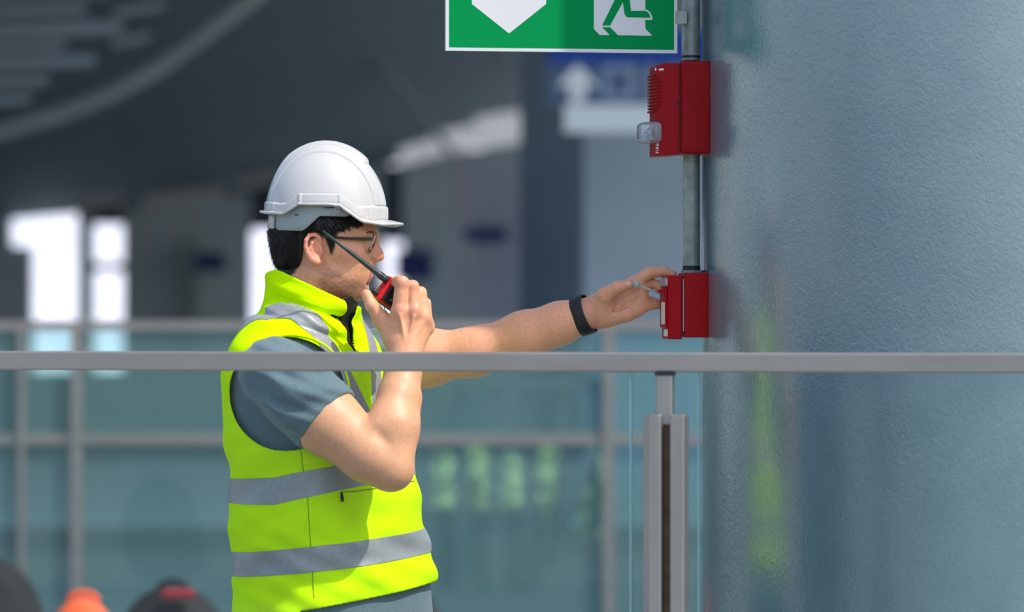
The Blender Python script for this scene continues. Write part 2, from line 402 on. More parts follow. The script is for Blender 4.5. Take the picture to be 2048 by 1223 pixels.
# call point (pull station)
cp = thing('call_point', L3(0, 0, hz(675)), 'glossy red manual fire call point box under the man\'s outstretched hand', 'fire alarm')
b1 = opx(1361)
obj('back_box', *lbox(0, b1, -.040, .040, hz(674.5), hz(545)), 'red_pull', cp, bevel=.0025)
f0, f1 = opx(1357), opx(1328)
obj('gap_plate', *lbox(b1, f0, -.037, .036, hz(672), hz(551)), 'dark_metal', cp)
fp = obj('front_plate', *lbox(f0, f1, -.042, .042, hz(678), hz(550)), 'red_pull', cp, bevel=.0025)
obj('gasket', *lbox(f0-.0035, f0-.0015, -.0415, .0415, hz(662), hz(558)), 'steel', cp)
g1 = opx(1322.5)
obj('pull_bar', *lbox(f1, g1, -.030, .036, hz(655), hz(576)), 'red_pull', cp, bevel=.0012)
V, F = prism([L3(f1, .010, hz(587)), L3(g1, .010, hz(586)), L3(opx(1311), .010, hz(584)), L3(opx(1311), .010, hz(580)), L3(g1, .010, hz(574)), L3(f1, .010, hz(573))], LAT, .022)
obj('lever_tab', V, F, 'red_pull', cp, bevel=.0008)
obj('white_label', *lbox(g1-.0003, g1+.0006, -.01, .0355, hz(648), hz(604)), 'white_print', cp)
obj('white_label', *lbox(f1-.0003, f1+.0008, -.01, .0395, hz(672), hz(658)), 'white_print', cp)
obj('clear_window', *lbox(f1-.0005, f1+.0075, -.02, .037, hz(572), hz(555)), 'clear_plastic', cp, bevel=.001)
obj('white_label', *lbox(f1-.0005, f1+.0015, .020, .0372, hz(569), hz(557)), 'white_print', cp)

# ------------------------------------------------------------------ exit sign
A, B = P(891, 101.5, -.03), P(1355, 106, .055); er = (B-A); EL = np.linalg.norm(er[:2]); er[2] = 0; er /= np.linalg.norm(er); en = np.array((er[1], -er[0], 0))
if en[1] > 0: en = -en
def EP(px, py, lift=0.0):
    """sign-plane point: pixel column/row measured on the sign"""
    s = (px-891)/(1355-891)*EL; d = CAMD+A[1]+(B[1]-A[1])*s/EL
    return A+er*s+UP*((CAMZ-(py-HH/2)*d/FPX)-A[2])+en*lift
ZT = A[2]+.235
es = thing('exit_sign', (A+B)/2, 'green emergency exit sign with white arrow and running figure beside the pillar', 'sign')
bot = A[2]
obj('plate', *obox((A+B)/2*np.array((1, 1, 0))+UP*(bot+ZT)/2-en*.0035, er*EL/2, UP*(ZT-bot)/2, en*.0035), 'sign_white', es, bevel=.0008)
obj('green_panel', *obox((A+B)/2*np.array((1, 1, 0))+UP*((bot+ZT)/2), er*(EL/2-.0072), UP*((ZT-bot)/2-.0072), en*.0003), 'sign_green', es)
def flat(name, poly, m, lift): obj(name, *prism([EP(a, b, lift) for a, b in poly], en, .0003), m, es)
flat('down_arrow', [(943, -70), (1091, -70), (1091, 8), (1017, 67), (943, 8)], 'sign_white', .0004)
flat('doorway', [(1186.5, -105), (1290, -105), (1290, 57.5), (1304, 71.5), (1198, 70), (1186.5, 58)], 'sign_white', .0004)
flat('shoe_outline', [(1288, 19), (1294, 19.5), (1300, 25), (1304, 34), (1304, 40), (1288, 40)], 'sign_white', .0004)
flat('figure_leg', [(1231, -6), (1203, 51), (1219, 51), (1245, 4), (1250, -6)], 'sign_green', .0008)
flat('figure_leg', [(1243, -6), (1248, 28), (1253, 34.5), (1300, 35.5), (1298.5, 29), (1295, 24), (1289, 21.8), (1261, 21.8), (1258, -6)], 'sign_green', .0008)
flat('foot_notch', [(1203, 54.5), (1219.5, 71), (1236, 71.5), (1219, 54.5)], 'sign_green', .0008)  # printed green notch under the figure's foot
flat('figure_body', [(1228, -6), (1258, -6), (1272, -48), (1246, -52)], 'sign_green', .0008)
flat('figure_head', [(1262+11*math.cos(a), -66+11*math.sin(a)) for a in np.linspace(0, 2*math.pi, 16, endpoint=False)], 'sign_green', .0008)
flat('figure_arm', [(1250, -50), (1222, -40), (1210, -22), (1217, -19), (1228, -33), (1252, -38)], 'sign_green', .0008)
obj('bracket', *box((B[0]-.004, B[1]-.002, bot+.06), (.352, B[1]+.03, bot+.085)), 'galv', es)

# ------------------------------------------------------------------ near balustrade
def RY(px): return -.55-.35*px/2048.
def RP(px, py, dy=0.0): return P(px, py, RY(px)+dy)
a, b = RP(-500, 0), RP(2550, 0); rd = (b-a)*np.array((1, 1, 0)); RL = np.linalg.norm(rd); rd /= RL; rn = np.array((rd[1], -rd[0], 0)); rn = rn if rn[1] < 0 else -rn
zt = RP(1024, 703.5)[2]; zb_ = RP(1024, 742.5)[2]
ra = thing('glass_balustrade', (RP(1335, 0)[0], RP(1335, 0)[1], 0), 'steel handrail on glass panes running across in front of the man', 'railing')
mid = (a+b)/2*np.array((1, 1, 0))
obj('handrail', *obox(mid+UP*(zt+zb_)/2, rd*RL/2, rn*.026, UP*(zt-zb_)/2), 'rail_steel', ra, bevel=.004, seg=3)
def on_rail(px): return RP(px, 0)*np.array((1, 1, 0))
ztop = zb_+.004
for x0, x1 in ((-500, 1260.5), (1264, 1396.5), (1400, 2550)):
    p, q = on_rail(x0), on_rail(x1); h = np.linalg.norm(q-p)/2
    g = obj('glass_pane', *obox((p+q)/2+UP*(ztop+.06)/2, rd*h, rn*.005, UP*(ztop-.06)/2), 'rail_glass', ra)
    for e, s in ((p, 1), (q, -1)):
        obj('polished_edge', *obox(e-rd*s*.0011+UP*(ztop+.06)/2, rd*.0010, rn*.0048, UP*(ztop-.06)/2), 'glass_edge', g)
p, q = on_rail(-500), on_rail(2550)
obj('base_channel', *obox((p+q)/2+UP*.035, rd*RL/2, rn*.03, UP*.035), 'rail_steel', ra, bevel=.003)
po = rn*.045
def rbar(name, px0, px1, z0, z1, d0, d1, m, bev=.003, rot=0):
    p, q = on_rail(px0), on_rail(px1); h = np.linalg.norm(q-p)/2; c = (p+q)/2+rn*(d0+d1)/2
    a_, n_ = rd*h, rn*(d1-d0)/2
    return obj(name, *obox(c+UP*(z0+z1)/2, a_, n_, UP*(z1-z0)/2), m, ra, bevel=bev)
zp = RP(1335, 826)[2]
rbar('post_bar', 1306, 1333, 0, zp, .010, .065, 'steel'); rbar('post_bar', 1350, 1379, 0, zp, .010, .065, 'steel')
rbar('post_flange', 1291, 1307, 0, zp-.004, .008, .030, 'steel', .002)
rbar('post_core', 1332, 1351, 0, zp-.012, .012, .030, 'rust', .001)
rbar('post_stem', 1318, 1351, zp-.02, RP(1335, 744)[2], .012, .040, 'steel', .003)
rbar('stem_collar', 1316, 1353, RP(1335, 750)[2], zb_, .006, .042, 'dark_metal', .001)
rbar('foot_plate', 1270, 1400, 0, .012, -.02, .09, 'steel', .002)
# ------------------------------------------------------------------ the man
HY = math.radians(5); hc, hs = math.cos(HY), math.sin(HY)
def Hd(px, py, v=0.0):
    """head coordinates: profile pixel (px, py) and metres v towards the camera side -> world"""
    x0 = (650-W/2)/1000.0; u = ((px-650)/1000.0+v*hs)/hc
    return np.array((x0+u*hc-v*hs, -u*hs-v*hc, CAMZ-(py-HH/2)/1000.0))
def Hinv(p):
    dx = p[:, 0]-(650-W/2)/1000.0; u = dx*hc-p[:, 1]*hs; v = -dx*hs-p[:, 1]*hc
    return u*hc*1000+650-v*hs*1000, HH/2+(CAMZ-p[:, 2])*1000, v   # profile px, py, v
HR = np.array(((hc, -hs, 0), (-hs, -hc, 0), (0, 0, 1))).T   # columns: forward, near side, up

PSI = math.radians(30); tc_, ts_ = math.cos(PSI), math.sin(PSI)
_py = np.arange(480, 1400)
def _tab(v):
    k = [480, 600, 622, 642, 690, 745, 870, 1000, 1100, 1170, 1240, 1400]
    t = np.interp(_py, k, v); w = np.ones(15)/15
    return np.convolve(np.pad(t, 7, mode='edge'), w, 'valid')
TX = _tab([626, 627, 621, 610, 611, 611, 627, 653, 661, 671, 676, 672])
TA = _tab([.096, .095, .096, .096, .112, .130, .147, .168, .178, .183, .183, .165])
TB = _tab([.084, .083, .098, .140, .194, .214, .208, .213, .215, .220, .222, .215])
def PY(z): return HH/2+(CAMZ-z)*1000
def torso_fs(p):
    py = PY(p[:, 2]); xc = (np.interp(py, _py, TX)-W/2)/1000
    dx = p[:, 0]-xc
    return dx*tc_-p[:, 1]*ts_, -dx*ts_-p[:, 1]*tc_, py
_DX, _DA, _DB = np.gradient(TX)*-1.0, np.gradient(TA)*-1000., np.gradient(TB)*-1000.   # slopes per metre of height
def torso(p):
    f, s, py = torso_fs(p); i = np.clip(py-480, 0, len(_py)-1.001); k0 = i.astype(int); w = i-k0
    L = lambda t: t[k0]*(1-w)+t[k0+1]*w
    a, b, n = L(TA), L(TB), 2.25
    fa, sb = np.abs(f)/a+1e-9, np.abs(s)/b+1e-9; A, Bq = fa**n, sb**n; k = (A+Bq)**(1/n); km = k**(1-n)
    gf = km*A/fa*np.sign(f); gs = a/b*km*Bq/sb*np.sign(s)
    gz = ((k-1)-km*A)*L(_DA)-a/b*km*Bq*L(_DB)+(-gf*tc_+gs*ts_)*L(_DX)
    return (k-1)*a/np.maximum(np.sqrt(gf*gf+gs*gs+gz*gz), .35)
def pxl(p): return W/2+p[:, 0]*FPX/(p[:, 1]+CAMD), HH/2-(p[:, 2]-CAMZ)*FPX/(p[:, 1]+CAMD)

# --- right (near) arm and hand, holding the radio
NS, NE, NW = P(548, 742, -.185), P(782, 936, -.25), P(812, 697, -.165)
body = Field()
TLO, THI = np.array((-.66, -.34, .55)), np.array((-.08, .34, 1.60))
def btor(p, lo=None, hi=None):
    d = torso(p)+.020; py = PY(p[:, 2])
    return smax(smax(d, (615-py)/1000., .02), (py-1180)/1000., .05)
body.add(btor, TLO, THI, .02)
body.rc(P(655, 1120, 0), P(662, 1180, 0), .13, .12, .06)
body.chain([NS, P(655, 842, -.225), P(735, 905, -.245), NE], [.062, .064, .054, .046], k=.03, kk=.02)
body.rc(P(790, 944, -.252), P(770, 946, -.255), .020, .022, .02)
body.chain([P(782, 922, -.25), P(786, 852, -.235), P(798, 790, -.205), P(806, 745, -.182), P(811, 712, -.17)], [.044, .048, .0385, .0325, .031], k=.007, kk=.02)
body.rc(P(756, 852, -.262), P(794, 788, -.232), .022, .015, .022)
body.rc(P(806, 905, -.256), P(826, 800, -.205), .014, .010, .02)
hand = Field()
hand.rc(P(810, 722, -.17), P(812, 690, -.168), .029, .029, .01)
for a, b, ra, rb in (((802, 690, -.165), (799, 628, -.172), .022, .0185), ((812, 690, -.168), (827, 628, -.172), .022, .0175),
                     ((820, 690, -.166), (847, 640, -.160), .022, .0165), ((826, 692, -.16), (852, 655, -.146), .020, .0150)):
    hand.rc(P(*a), P(*b), ra, rb, .014)
hand.rc(P(800, 686, -.158), P(766, 642, -.145), .024, .0175, .016)
hand.rc(P(786, 676, -.16), P(780, 648, -.158), .018, .012, .014)
fing = Field()
fing.chain([P(799, 624, -.176), P(804, 566, -.178), P(796, 563, -.143), P(783, 573, -.122)], [.0158, .0138, .0118, .0098], k=.003, kk=.004)
fing.chain([P(829, 626, -.174), P(825, 573, -.171), P(814, 571, -.138), P(800, 584, -.116)], [.0152, .0128, .0114, .0095], k=.0025, kk=.004)
fing.chain([P(848, 638, -.160), P(841, 585, -.154), P(828, 584, -.126), P(813, 597, -.108)], [.0145, .0118, .0108, .0092], k=.0025, kk=.004)
fing.chain([P(854, 654, -.146), P(851, 606, -.139), P(838, 607, -.116), P(825, 617, -.102)], [.0130, .0105, .0095, .0085], k=.0025, kk=.004)
for c, r in (((800, 620, -.182), .0125), ((829, 621, -.181), .0125), ((848, 634, -.166), .0115), ((855, 651, -.150), .0105)):
    fing.rc(P(*c), P(*c)+(0, .006, 0), r, r, .008)
hand.grp(fing, .007)
hand.chain([P(768, 645, -.147), P(743, 610, -.155), P(733, 588, -.152)], [.0160, .0124, .0100], k=.010, kk=.005)
for a, b in (((812, 690, -.192), (800, 630, -.194)), ((815, 690, -.193), (828, 632, -.192)), ((821, 690, -.19), (845, 645, -.178))):
    hand.rc(P(*a), P(*b), .0022, .0026, .006)
body.grp(hand, .012)

# --- left (far) arm and hand, at the call point
body.chain([P(722, 728, .165), P(850, 716, .155), P(950, 703, .140), P(1050, 671, .128), P(1120, 646, .116), P(1165, 631, .108)],
           [.060, .055, .0455, .0455, .0385, .0325], k=.03, kk=.03)
lh = Field()
fy = np.array((0, 1.0, 0))
lh.rc(P(1160, 633, .108), P(1198, 621, .104), .0315, .0305, .01, flat=fy, fs=.8)
for a, b, ra, rb in (((1196, 612, .104), (1266, 571, .112), .021, .0165), ((1200, 620, .106), (1278, 585, .116), .021, .0165),
                     ((1200, 627, .106), (1282, 602, .116), .021, .0160), ((1202, 632, .106), (1273, 619, .110), .019, .0155)):
    lh.rc(P(*a), P(*b), ra, rb, .014)
lh.rc(P(1210, 636, .096), P(1255, 630, .098), .016, .013, .016)
lf = Field()
lf.chain([P(1268, 566, .114), P(1299, 545, .124), P(1327, 543, .128), P(1345, 548, .128)], [.0140, .0118, .0105, .0090], k=.003, kk=.004)
lf.chain([P(1280, 580, .118), P(1302, 566, .140), P(1318, 571, .132), P(1321, 580, .128)], [.0135, .0112, .0100, .0090], k=.0025, kk=.004)
lf.chain([P(1284, 600, .118), P(1303, 603, .138), P(1315, 607, .132), P(1320, 609, .128)], [.0130, .0105, .0098, .0088], k=.0025, kk=.004)
lf.chain([P(1274, 618, .110), P(1297, 610, .118), P(1310, 609, .122), P(1319, 609, .124)], [.0130, .0105, .0095, .0085], k=.0025, kk=.004)
lh.grp(lf, .008)
lh.rc(P(1198, 612, .096), P(1212, 592, .078), .024, .0172, .014)
lh.chain([P(1209, 591, .076), P(1233, 575, .066), P(1257, 568, .068)], [.0165, .0125, .0104], k=.005, kk=.004)
for pts in (((1222, 628, .084), (1240, 604, .086), (1252, 588, .09)), ((1234, 622, .086), (1262, 604, .092), (1276, 596, .097)), ((1246, 600, .088), (1266, 588, .093), (1278, 582, .098))):
    lh.chain([P(*q) for q in pts], [.0022, .0032, .0018], k=.005, mode='s')
body.grp(lh, .012)

# --- neck and head
hd = Field()
hd.ell(Hd(646, 440), (.101, .078, .101), HR, .02)
hd.ell(Hd(686, 498), (.066, .0655, .088), HR, .03)
hd.ell(Hd(694, 553), (.043, .050, .043), HR, .03)
for s in (1, -1):
    hd.rc(Hd(645, 548, .055*s), Hd(705, 583, .022*s), .017, .016, .026)
    hd.rc(Hd(714, 506, .045*s), Hd(690, 502, .056*s), .019, .015, .022)
    hd.ell(Hd(706, 540, .036*s), (.024, .020, .026), HR, .02)
    hd.rc(Hd(741, 470, .012*s), Hd(730, 469, .046*s), .0105, .0095, .014)
hd.rc(Hd(741, 470, -.012), Hd(741, 470, .012), .0115, .0115, .014)
hd.ell(Hd(713, 579), (.021, .022, .020), HR, .014)
hd.ell(Hd(715, 541), (.021, .030, .027), HR, .016)
for s in (1, -1): hd.rc(Hd(753, 486, .030*s), Hd(750, 487, .044*s), .0135, .0125, .012, 's')
for s in (1, -1): hd.rc(Hd(737, 488, .030*s), Hd(735, 488, .036*s), .0125, .0125, .004)
hd.chain([Hd(745, 476), Hd(750.5, 490), Hd(757, 504), Hd(759.5, 511)], [.0085, .0076, .0082, .0095], k=.008, kk=.004)
hd.rc(Hd(758, 513), Hd(745, 521), .0088, .006, .005)
for s in (1, -1):
    hd.ell(Hd(748, 516.5, .0115*s), (.0105, .0068, .0075), HR, .005)
    hd.rc(Hd(753, 523.5, .0065*s), Hd(748, 524, .0075*s), .0028, .0028, .003, 's')
    hd.rc(Hd(744, 520, .019*s), Hd(731, 544, .028*s), .0022, .0016, .010, 's')
    hd.rc(Hd(737.5, 541.5, 0), Hd(724, 547.5, .0235*s), .0056, .0030, .005)
    hd.rc(Hd(736.5, 554.0, 0), Hd(724, 550.0, .0220*s), .0064, .0030, .005)
    hd.rc(Hd(744, 547.8, 0), Hd(725, 549, .021*s), .0026, .0012, .0025, 's')
    hd.rc(Hd(738, 566, 0), Hd(732, 566, .016*s), .0045, .003, .010, 's')
hd.ell(Hd(658, 562), (.058, .050, .038), HR, .03)
for s in (1, -1):
    V = lambda a, b, c: Hd(a, b, c*s)
    ear = Field()
    ear.ell(V(633, 500, .079), (.0145, .0075, .029), HR, .006)
    ear.chain([V(645, 490, .080), V(643, 477, .085), V(634, 470.5, .089), V(623, 472, .093), V(616.5, 482, .096), V(616, 495, .096), V(620, 508, .094), V(626, 519, .090)],
              [.0030, .0036, .0040, .0042, .0042, .0040, .0037, .0036], k=.003, kk=.002)
    ear.rc(V(631, 521, .087), V(639, 525, .083), .0064, .0068, .005)
    ear.rc(V(622, 512, .090), V(634, 524, .085), .0046, .0056, .004)
    ear.chain([V(636, 480, .086), V(628, 487, .090), V(625.5, 498, .091), V(628, 510, .089), V(635, 515, .085)], [.0026, .0034, .0034, .0032, .0026], k=.004, kk=.002)
    ear.rc(V(646, 500, .080), V(646, 506, .080), .0042, .0042, .003)
    ear.rc(V(637, 496, .091), V(638.5, 507, .088), .0066, .0058, .003, 's')
    hd.grp(ear, .004)
hd.chain([Hd(622, 520), Hd(616, 580), P(606, 650, 0)], [.058, .060, .074], k=.022, kk=.03)
body.grp(hd, .012)

person = thing('person', P(655, 2100, 0)*np.array((1, 1, 0)), 'man in yellow safety vest speaking into a radio while reaching for a red call point', 'person')
bv, bq = polygonise(body, (-.66, -.36, .87), (.36, .34, 1.80), .002)
bod = quad_obj('body', bv, bq, None, person, 1)
bv = np.empty(len(bod.data.vertices)*3, np.float32); bod.data.vertices.foreach_get('co', bv); bv = bv.reshape(-1, 3)+ORG[person]
hpx, hpy, hv = Hinv(bv)
skin = np.array(S((227, 163, 124))[:3]); colr = np.tile(skin, (len(bv), 1)).astype(np.float32)
headm = (np.abs(hv) < .12) & (hpx > 530) & (hpx < 790) & (hpy > 330) & (hpy < 640) & (bv[:, 0] < -.24)
def mixc(mask, c, w=1.0):
    m = np.clip(mask*w, 0, 1)[:, None]; colr[:] = colr*(1-m)+np.array(S(c)[:3])*m
def blob(c, r0, r1): return 1-ss(r0, r1, np.linalg.norm(bv-c, axis=1))
q = np.stack([hpx, hpy], 1)
nz = .5+.25*np.sin(bv[:, 0]*410+3*np.sin(bv[:, 2]*300))+.25*np.sin(bv[:, 2]*520+2*np.sin(bv[:, 1]*450))
stub = (1-ss(-6, 9, poly_sdf(q, [(652, 520), (668, 540), (700, 562), (722, 566), (745, 572), (740, 610), (690, 612), (645, 585), (640, 540)])))
stub2 = (1-ss(-3, 5, poly_sdf(q, [(728, 530), (746, 530), (746, 541), (724, 543)])))
mixc(np.where(headm, np.maximum(stub, stub2*.6), 0)*(.6+.4*nz), (120, 86, 70), .66)
mixc(np.where(headm & (np.abs(hv) < .025), 1-ss(-2.0, 1.5, poly_sdf(q, [(722, 548), (731, 540.5), (738, 538), (746, 540), (746, 560), (736, 560.5), (728, 556)])), 0), (196, 112, 108), .85)
mixc(np.where(headm & (hpx > 606) & (hpx < 652) & (hpy > 462) & (hpy < 536) & (np.abs(hv) > .077), 1.0, 0), (222, 138, 116), .6)
mixc(np.where(headm, 1-ss(4, 22, np.hypot(hpx-762, hpy-514)), 0), (212, 132, 112), .55)
mixc(np.where(headm, 1-ss(10, 34, np.hypot(hpx-706, hpy-512)), 0), (216, 142, 118), .5)
for c in ((800, 614, -.19), (829, 618, -.19), (850, 634, -.17), (804, 566, -.185), (825, 573, -.18)): mixc(blob(P(*c), .006, .02), (206, 128, 106), .5)
mixc(np.where((bv[:, 0] > .14) & (bv[:, 1] < .10), 1, 0)*1.0, (206, 140, 112), .45)
HAIR = [(524, 360), (732, 360), (729, 452), (716, 459), (706, 455), (694, 462), (680, 466), (671, 472), (674, 486), (672, 500), (666, 510), (660, 494), (655, 478), (647, 470),
        (634, 465), (621, 467), (613, 478), (610, 500), (607, 522), (592, 546), (578, 556), (535, 560)]
mixc(np.where(headm & (hpy > 330), 1-ss(-3, 3, poly_sdf(q, HAIR)), 0), (26, 20, 19), 1.0)
for s in (1, -1):
    lash = np.linalg.norm(bv-Hd(748, 490.5, .031*s), axis=1); mixc(1-ss(.003, .006, lash), (70, 42, 36), .7)
set_col(bod, 'tint', colr)
mat('skin', (221, 168, 138), rough=.48, attr='tint', var=.10, vscale=160, bump=.25, bscale=900, bdist=.0006, Subsurface_Weight=.12, Subsurface_Scale=.006)
MATS['skin'].node_tree.nodes['Principled BSDF'].inputs['Subsurface Radius'].default_value = (1.0, .35, .2)
bod.data.materials.append(MATS['skin']); bod['label'] = 'light tan skin with dark stubble on the jaw'
bvh = BVHTree.FromPolygons(bv.tolist(), bq.tolist())

# eyes (mostly in the shade of the brim)
mat('eye_white', (196, 180, 172), rough=.2); mat('iris_brown', (30, 20, 16), rough=.1)
for s in (1, -1):
    c = Hd(735.5, 488.5, .033*s)
    pr = [(.0131*math.cos(a), .0131*math.sin(a)) for a in np.linspace(0, math.pi, 13)]
    e = obj('eye', *lathe(c, (hc, -hs, -.3), pr, 20), 'eye_white', person, smooth=True)
    dv = np.array((hc, -hs, -.35)); dv /= np.linalg.norm(dv)
    obj('iris', *lathe(c+dv*.0112, dv, [(0, .0062), (.0015, .0052), (.0021, .003), (.0023, .0001)], 18), 'iris_brown', e, smooth=True)
mat('nail', (224, 172, 152), rough=.25)
def nail(c, along, out, L, Wd):
    a = np.array(along, float); a /= np.linalg.norm(a); o = np.array(out, float); o -= o@a*a; o /= np.linalg.norm(o); w = np.cross(a, o); V, F = [], []
    for i in range(7):
        for j in range(7):
            u = i/6*2-1; t = j/6*2-1; V.append(np.array(c)+a*L*u+w*Wd*t*math.sqrt(1-.45*max(u, 0)**2)-o*(.0016*t*t*1.6+.0010*u*u))
    for i in range(6):
        for j in range(6): F.append((i*7+j, i*7+j+1, (i+1)*7+j+1, (i+1)*7+j))
    return V, F
obj('thumbnail', *nail(P(1256, 566, .0572), (25, 0, 5), (0, -1, .35), .0062, .0054), 'nail', person, smooth=True, solid=.0012)

# hair: a cap with short tufts
mat('hair', (20, 16, 15), rough=.42, var=.3, vscale=300)
def haircap(p, lo=None, hi=None):
    a, b, v = Hinv(p); f = Field(); return smax(hcap(p), poly_sdf(np.stack([a, b], 1), HAIR)/1000.+.0015, .006)
hcap = Field().ell(Hd(643, 452), (.104, .0845, .100), HR, .02).ell(Hd(600, 494), (.048, .060, .052), HR, .03).ell(Hd(600, 520), (.036, .05, .032), HR, .03)
for s in (1, -1): hcap.rc(Hd(664, 470, .068*s), Hd(666, 505, .0645*s), .0075, .0052, .008)
cv, cq = polygonise(haircap, Hd(520, 570)-(.02, .16, .01), Hd(745, 395)+(.03, .16, .0), .0025)
cbvh = BVHTree.FromPolygons(cv.tolist(), cq.tolist())
SV, SF = [], []
cen = Hd(640, 478)
tris = cv[cq]; area = np.linalg.norm(np.cross(tris[:, 2]-tris[:, 0], tris[:, 3]-tris[:, 1]), axis=1)
pick = rng.choice(len(cq), 13000, p=area/area.sum())
fwd, near, up = HR[:, 0], HR[:, 1], HR[:, 2]
for t in pick:
    w = rng.random(4); w /= w.sum(); p = w@tris[t]
    n = np.cross(tris[t][2]-tris[t][0], tris[t][3]-tris[t][1]); n /= np.linalg.norm(n)+1e-12
    if n@(p-cen) < 0: continue
    a, b, v = [float(z[0]) for z in Hinv(p[None])]
    if b < (455 if a < 600 else 432): continue
    side = 1 if v > 0 else -1
    if a > 640: g = fwd*.55-up*.75; L = .012
    elif a > 600: g = -fwd*.5-up*.8; L = .016
    else: g = -fwd*.1-up*.95+n*.15; L = .015
    if b > 525: L *= .55
    if a > 655 and b > 475: g = -up+fwd*.1; L = .010
    if 604 < a < 655 and b > 458 and b < 500: L *= .5
    if a < 575 and 450 < b < 490: g = -fwd*.35-up*.75+n*.25; L = .012
    g = g+rng.normal(0, .22, 3); g = g-n*(g@n)*.75+n*.16; g /= np.linalg.norm(g)
    L *= rng.uniform(.6, 1.25); u = np.cross(g, n); u /= np.linalg.norm(u)+1e-9; k = len(SV); r = rng.uniform(.0004, .0008)
    p0 = p-n*.002; p1 = p+g*L*.55+n*.001; p2 = p+g*L-up*.002*rng.random()
    SV += [p0+u*r, p0-u*r, p0+n*r, p1+u*r*.8, p1-u*r*.8, p1+n*r*.8, p2]
    SF += [(k, k+1, k+4, k+3), (k+1, k+2, k+5, k+4), (k+2, k, k+3, k+5), (k+3, k+4, k+6), (k+4, k+5, k+6), (k+5, k+3, k+6)]
hv_, hf_ = list(map(tuple, cv)), cq.tolist(); k0 = len(hv_)
hair = obj('hair', hv_+SV, hf_+[[i+k0 for i in f] for f in SF], 'hair', person, smooth=True); hair['label'] = 'short black hair'
# eyebrows
for s in (1, -1):
    V, F = [], []
    for i in range(80):
        t = rng.random(); a = Hd(751-14*t-6*t*t, 467.5-2.5*math.sin(t*2.2)+rng.normal(0, 1.1), s*(.012+.036*t))
        o = a+near*s*.05+fwd*.05; dr = Vector(a-o).normalized(); h = bvh.ray_cast(Vector(o), dr)
        if h[0] is None: continue
        p = np.array(h[0]); n = np.array(h[1]); g = near*s*.8-fwd*.2+up*rng.normal(.05, .12); g -= n*(g@n)*.9; g /= np.linalg.norm(g); L = rng.uniform(.004, .0065)
        k = len(V); u = np.cross(g, n)*.00035
        V += [p-n*.0005+u, p-n*.0005-u, p+n*.001, p+g*L+n*.0008]; F += [(k, k+1, k+3), (k+1, k+2, k+3), (k+2, k, k+3)]
    if V: obj('eyebrow', V, F, 'hair', person)

# --- T-shirt
def wr(p, f, a): return a*np.sin(f*p)
def tee_t(p, lo=None, hi=None):
    d = torso(p)+.0105; py = PY(p[:, 2])
    return smax(smax(d, (628-py)/1000., .01), (py-1262)/1000., .01)
ax = (P(655, 842, -.225)-NS); ax /= np.linalg.norm(ax); HEM = P(654, 842, -.222)
tee = Field().add(tee_t, TLO, THI, .01)
slv = Field().chain([NS, P(610, 800, -.212), P(665, 850, -.226)], [.068, .0735, .0715], k=.01, kk=.03)
lax = P(850, 716, .155)-P(722, 728, .165); lax /= np.linalg.norm(lax)
slv.chain([P(722, 728, .165), P(780, 722, .16), P(815, 720, .158)], [.066, .067, .066], k=.01, kk=.02)
def sleeves(p, lo=None, hi=None):
    d = slv(p, lo, hi)
    t = (p-NS)@ax; w = np.cross(p-NS, ax)
    fold = .0050*np.sin(p[:, 2]*105+p[:, 0]*40+2.2*np.sin(p[:, 0]*28+1.0))*ss(.0, .05, t)*ss(.19, .10, t)+.0012*np.sin(p[:, 2]*230+p[:, 0]*90)
    d = d+fold
    d = smax(d, (p-HEM)@ax*ss(-.1, -.18, p[:, 1])+(-1)*(1-ss(-.1, -.18, p[:, 1])), .003)
    return smax(d, (p-P(812, 720, .158))@lax, .003)
tee.add(sleeves, (-.60, -.36, 1.08), (-.10, .30, 1.50), .022)
tee.rc(P(640, 829, -.218), P(720, 900, -.24), .0655, .0645, .002, 's')
tv, tq = polygonise(tee, (-.62, -.36, .82), (-.10, .32, 1.50), .0028)
mat('heather', (92, 114, 122), rough=.85, var=.40, vscale=650, bump=.35, bscale=1400, bdist=.0008, noise_detail=2, Sheen_Weight=.25)
shirt = quad_obj('t_shirt', tv, tq, 'heather', person, 2); shirt['label'] = 'heather blue-grey short sleeve T-shirt'
hemr = [HEM-ax*.016+(.0745)*(math.cos(t)*frame(ax)[1]+math.sin(t)*frame(ax)[2]) for t in np.linspace(0, 2*math.pi, 48, endpoint=False)]

# --- safety vest
def vfold(p):
    x, y, z = p[:, 0], p[:, 1], p[:, 2]; py = PY(z)
    lowr = .0042*np.sin(z*34+x*13+1.6*np.sin(x*17+y*9))+.0020*np.sin(z*71-x*37+y*22)
    f, s, _ = torso_fs(p)
    up_ = .0040*np.sin(95*(z*.75+x*.62)+3*np.sin(y*16+1.0))
    c = ss(700, 600, py)*ss(548, 580, py)
    px = W/2+x*1000; l0 = 588+(px-540)*.33
    seam_ = .0045*np.exp(-((py-l0)/6.)**2)*ss(700, 680, px)-.0030*np.exp(-((py-l0-20-8*np.sin(px*.05))/9.)**2)+.0035*np.exp(-((py-l0-42)/8.)**2)-.003*np.exp(-((py-l0+22)/14.)**2)
    return lowr*ss(760, 900, py)+up_*c*.5+1.7*seam_*ss(-.02, -.05, y)+.0015*np.sin(z*120+x*60)*ss(980, 1100, py)
def vsurf(p): return torso(p)+vfold(p)
TOPK, TOPB = .44, 538
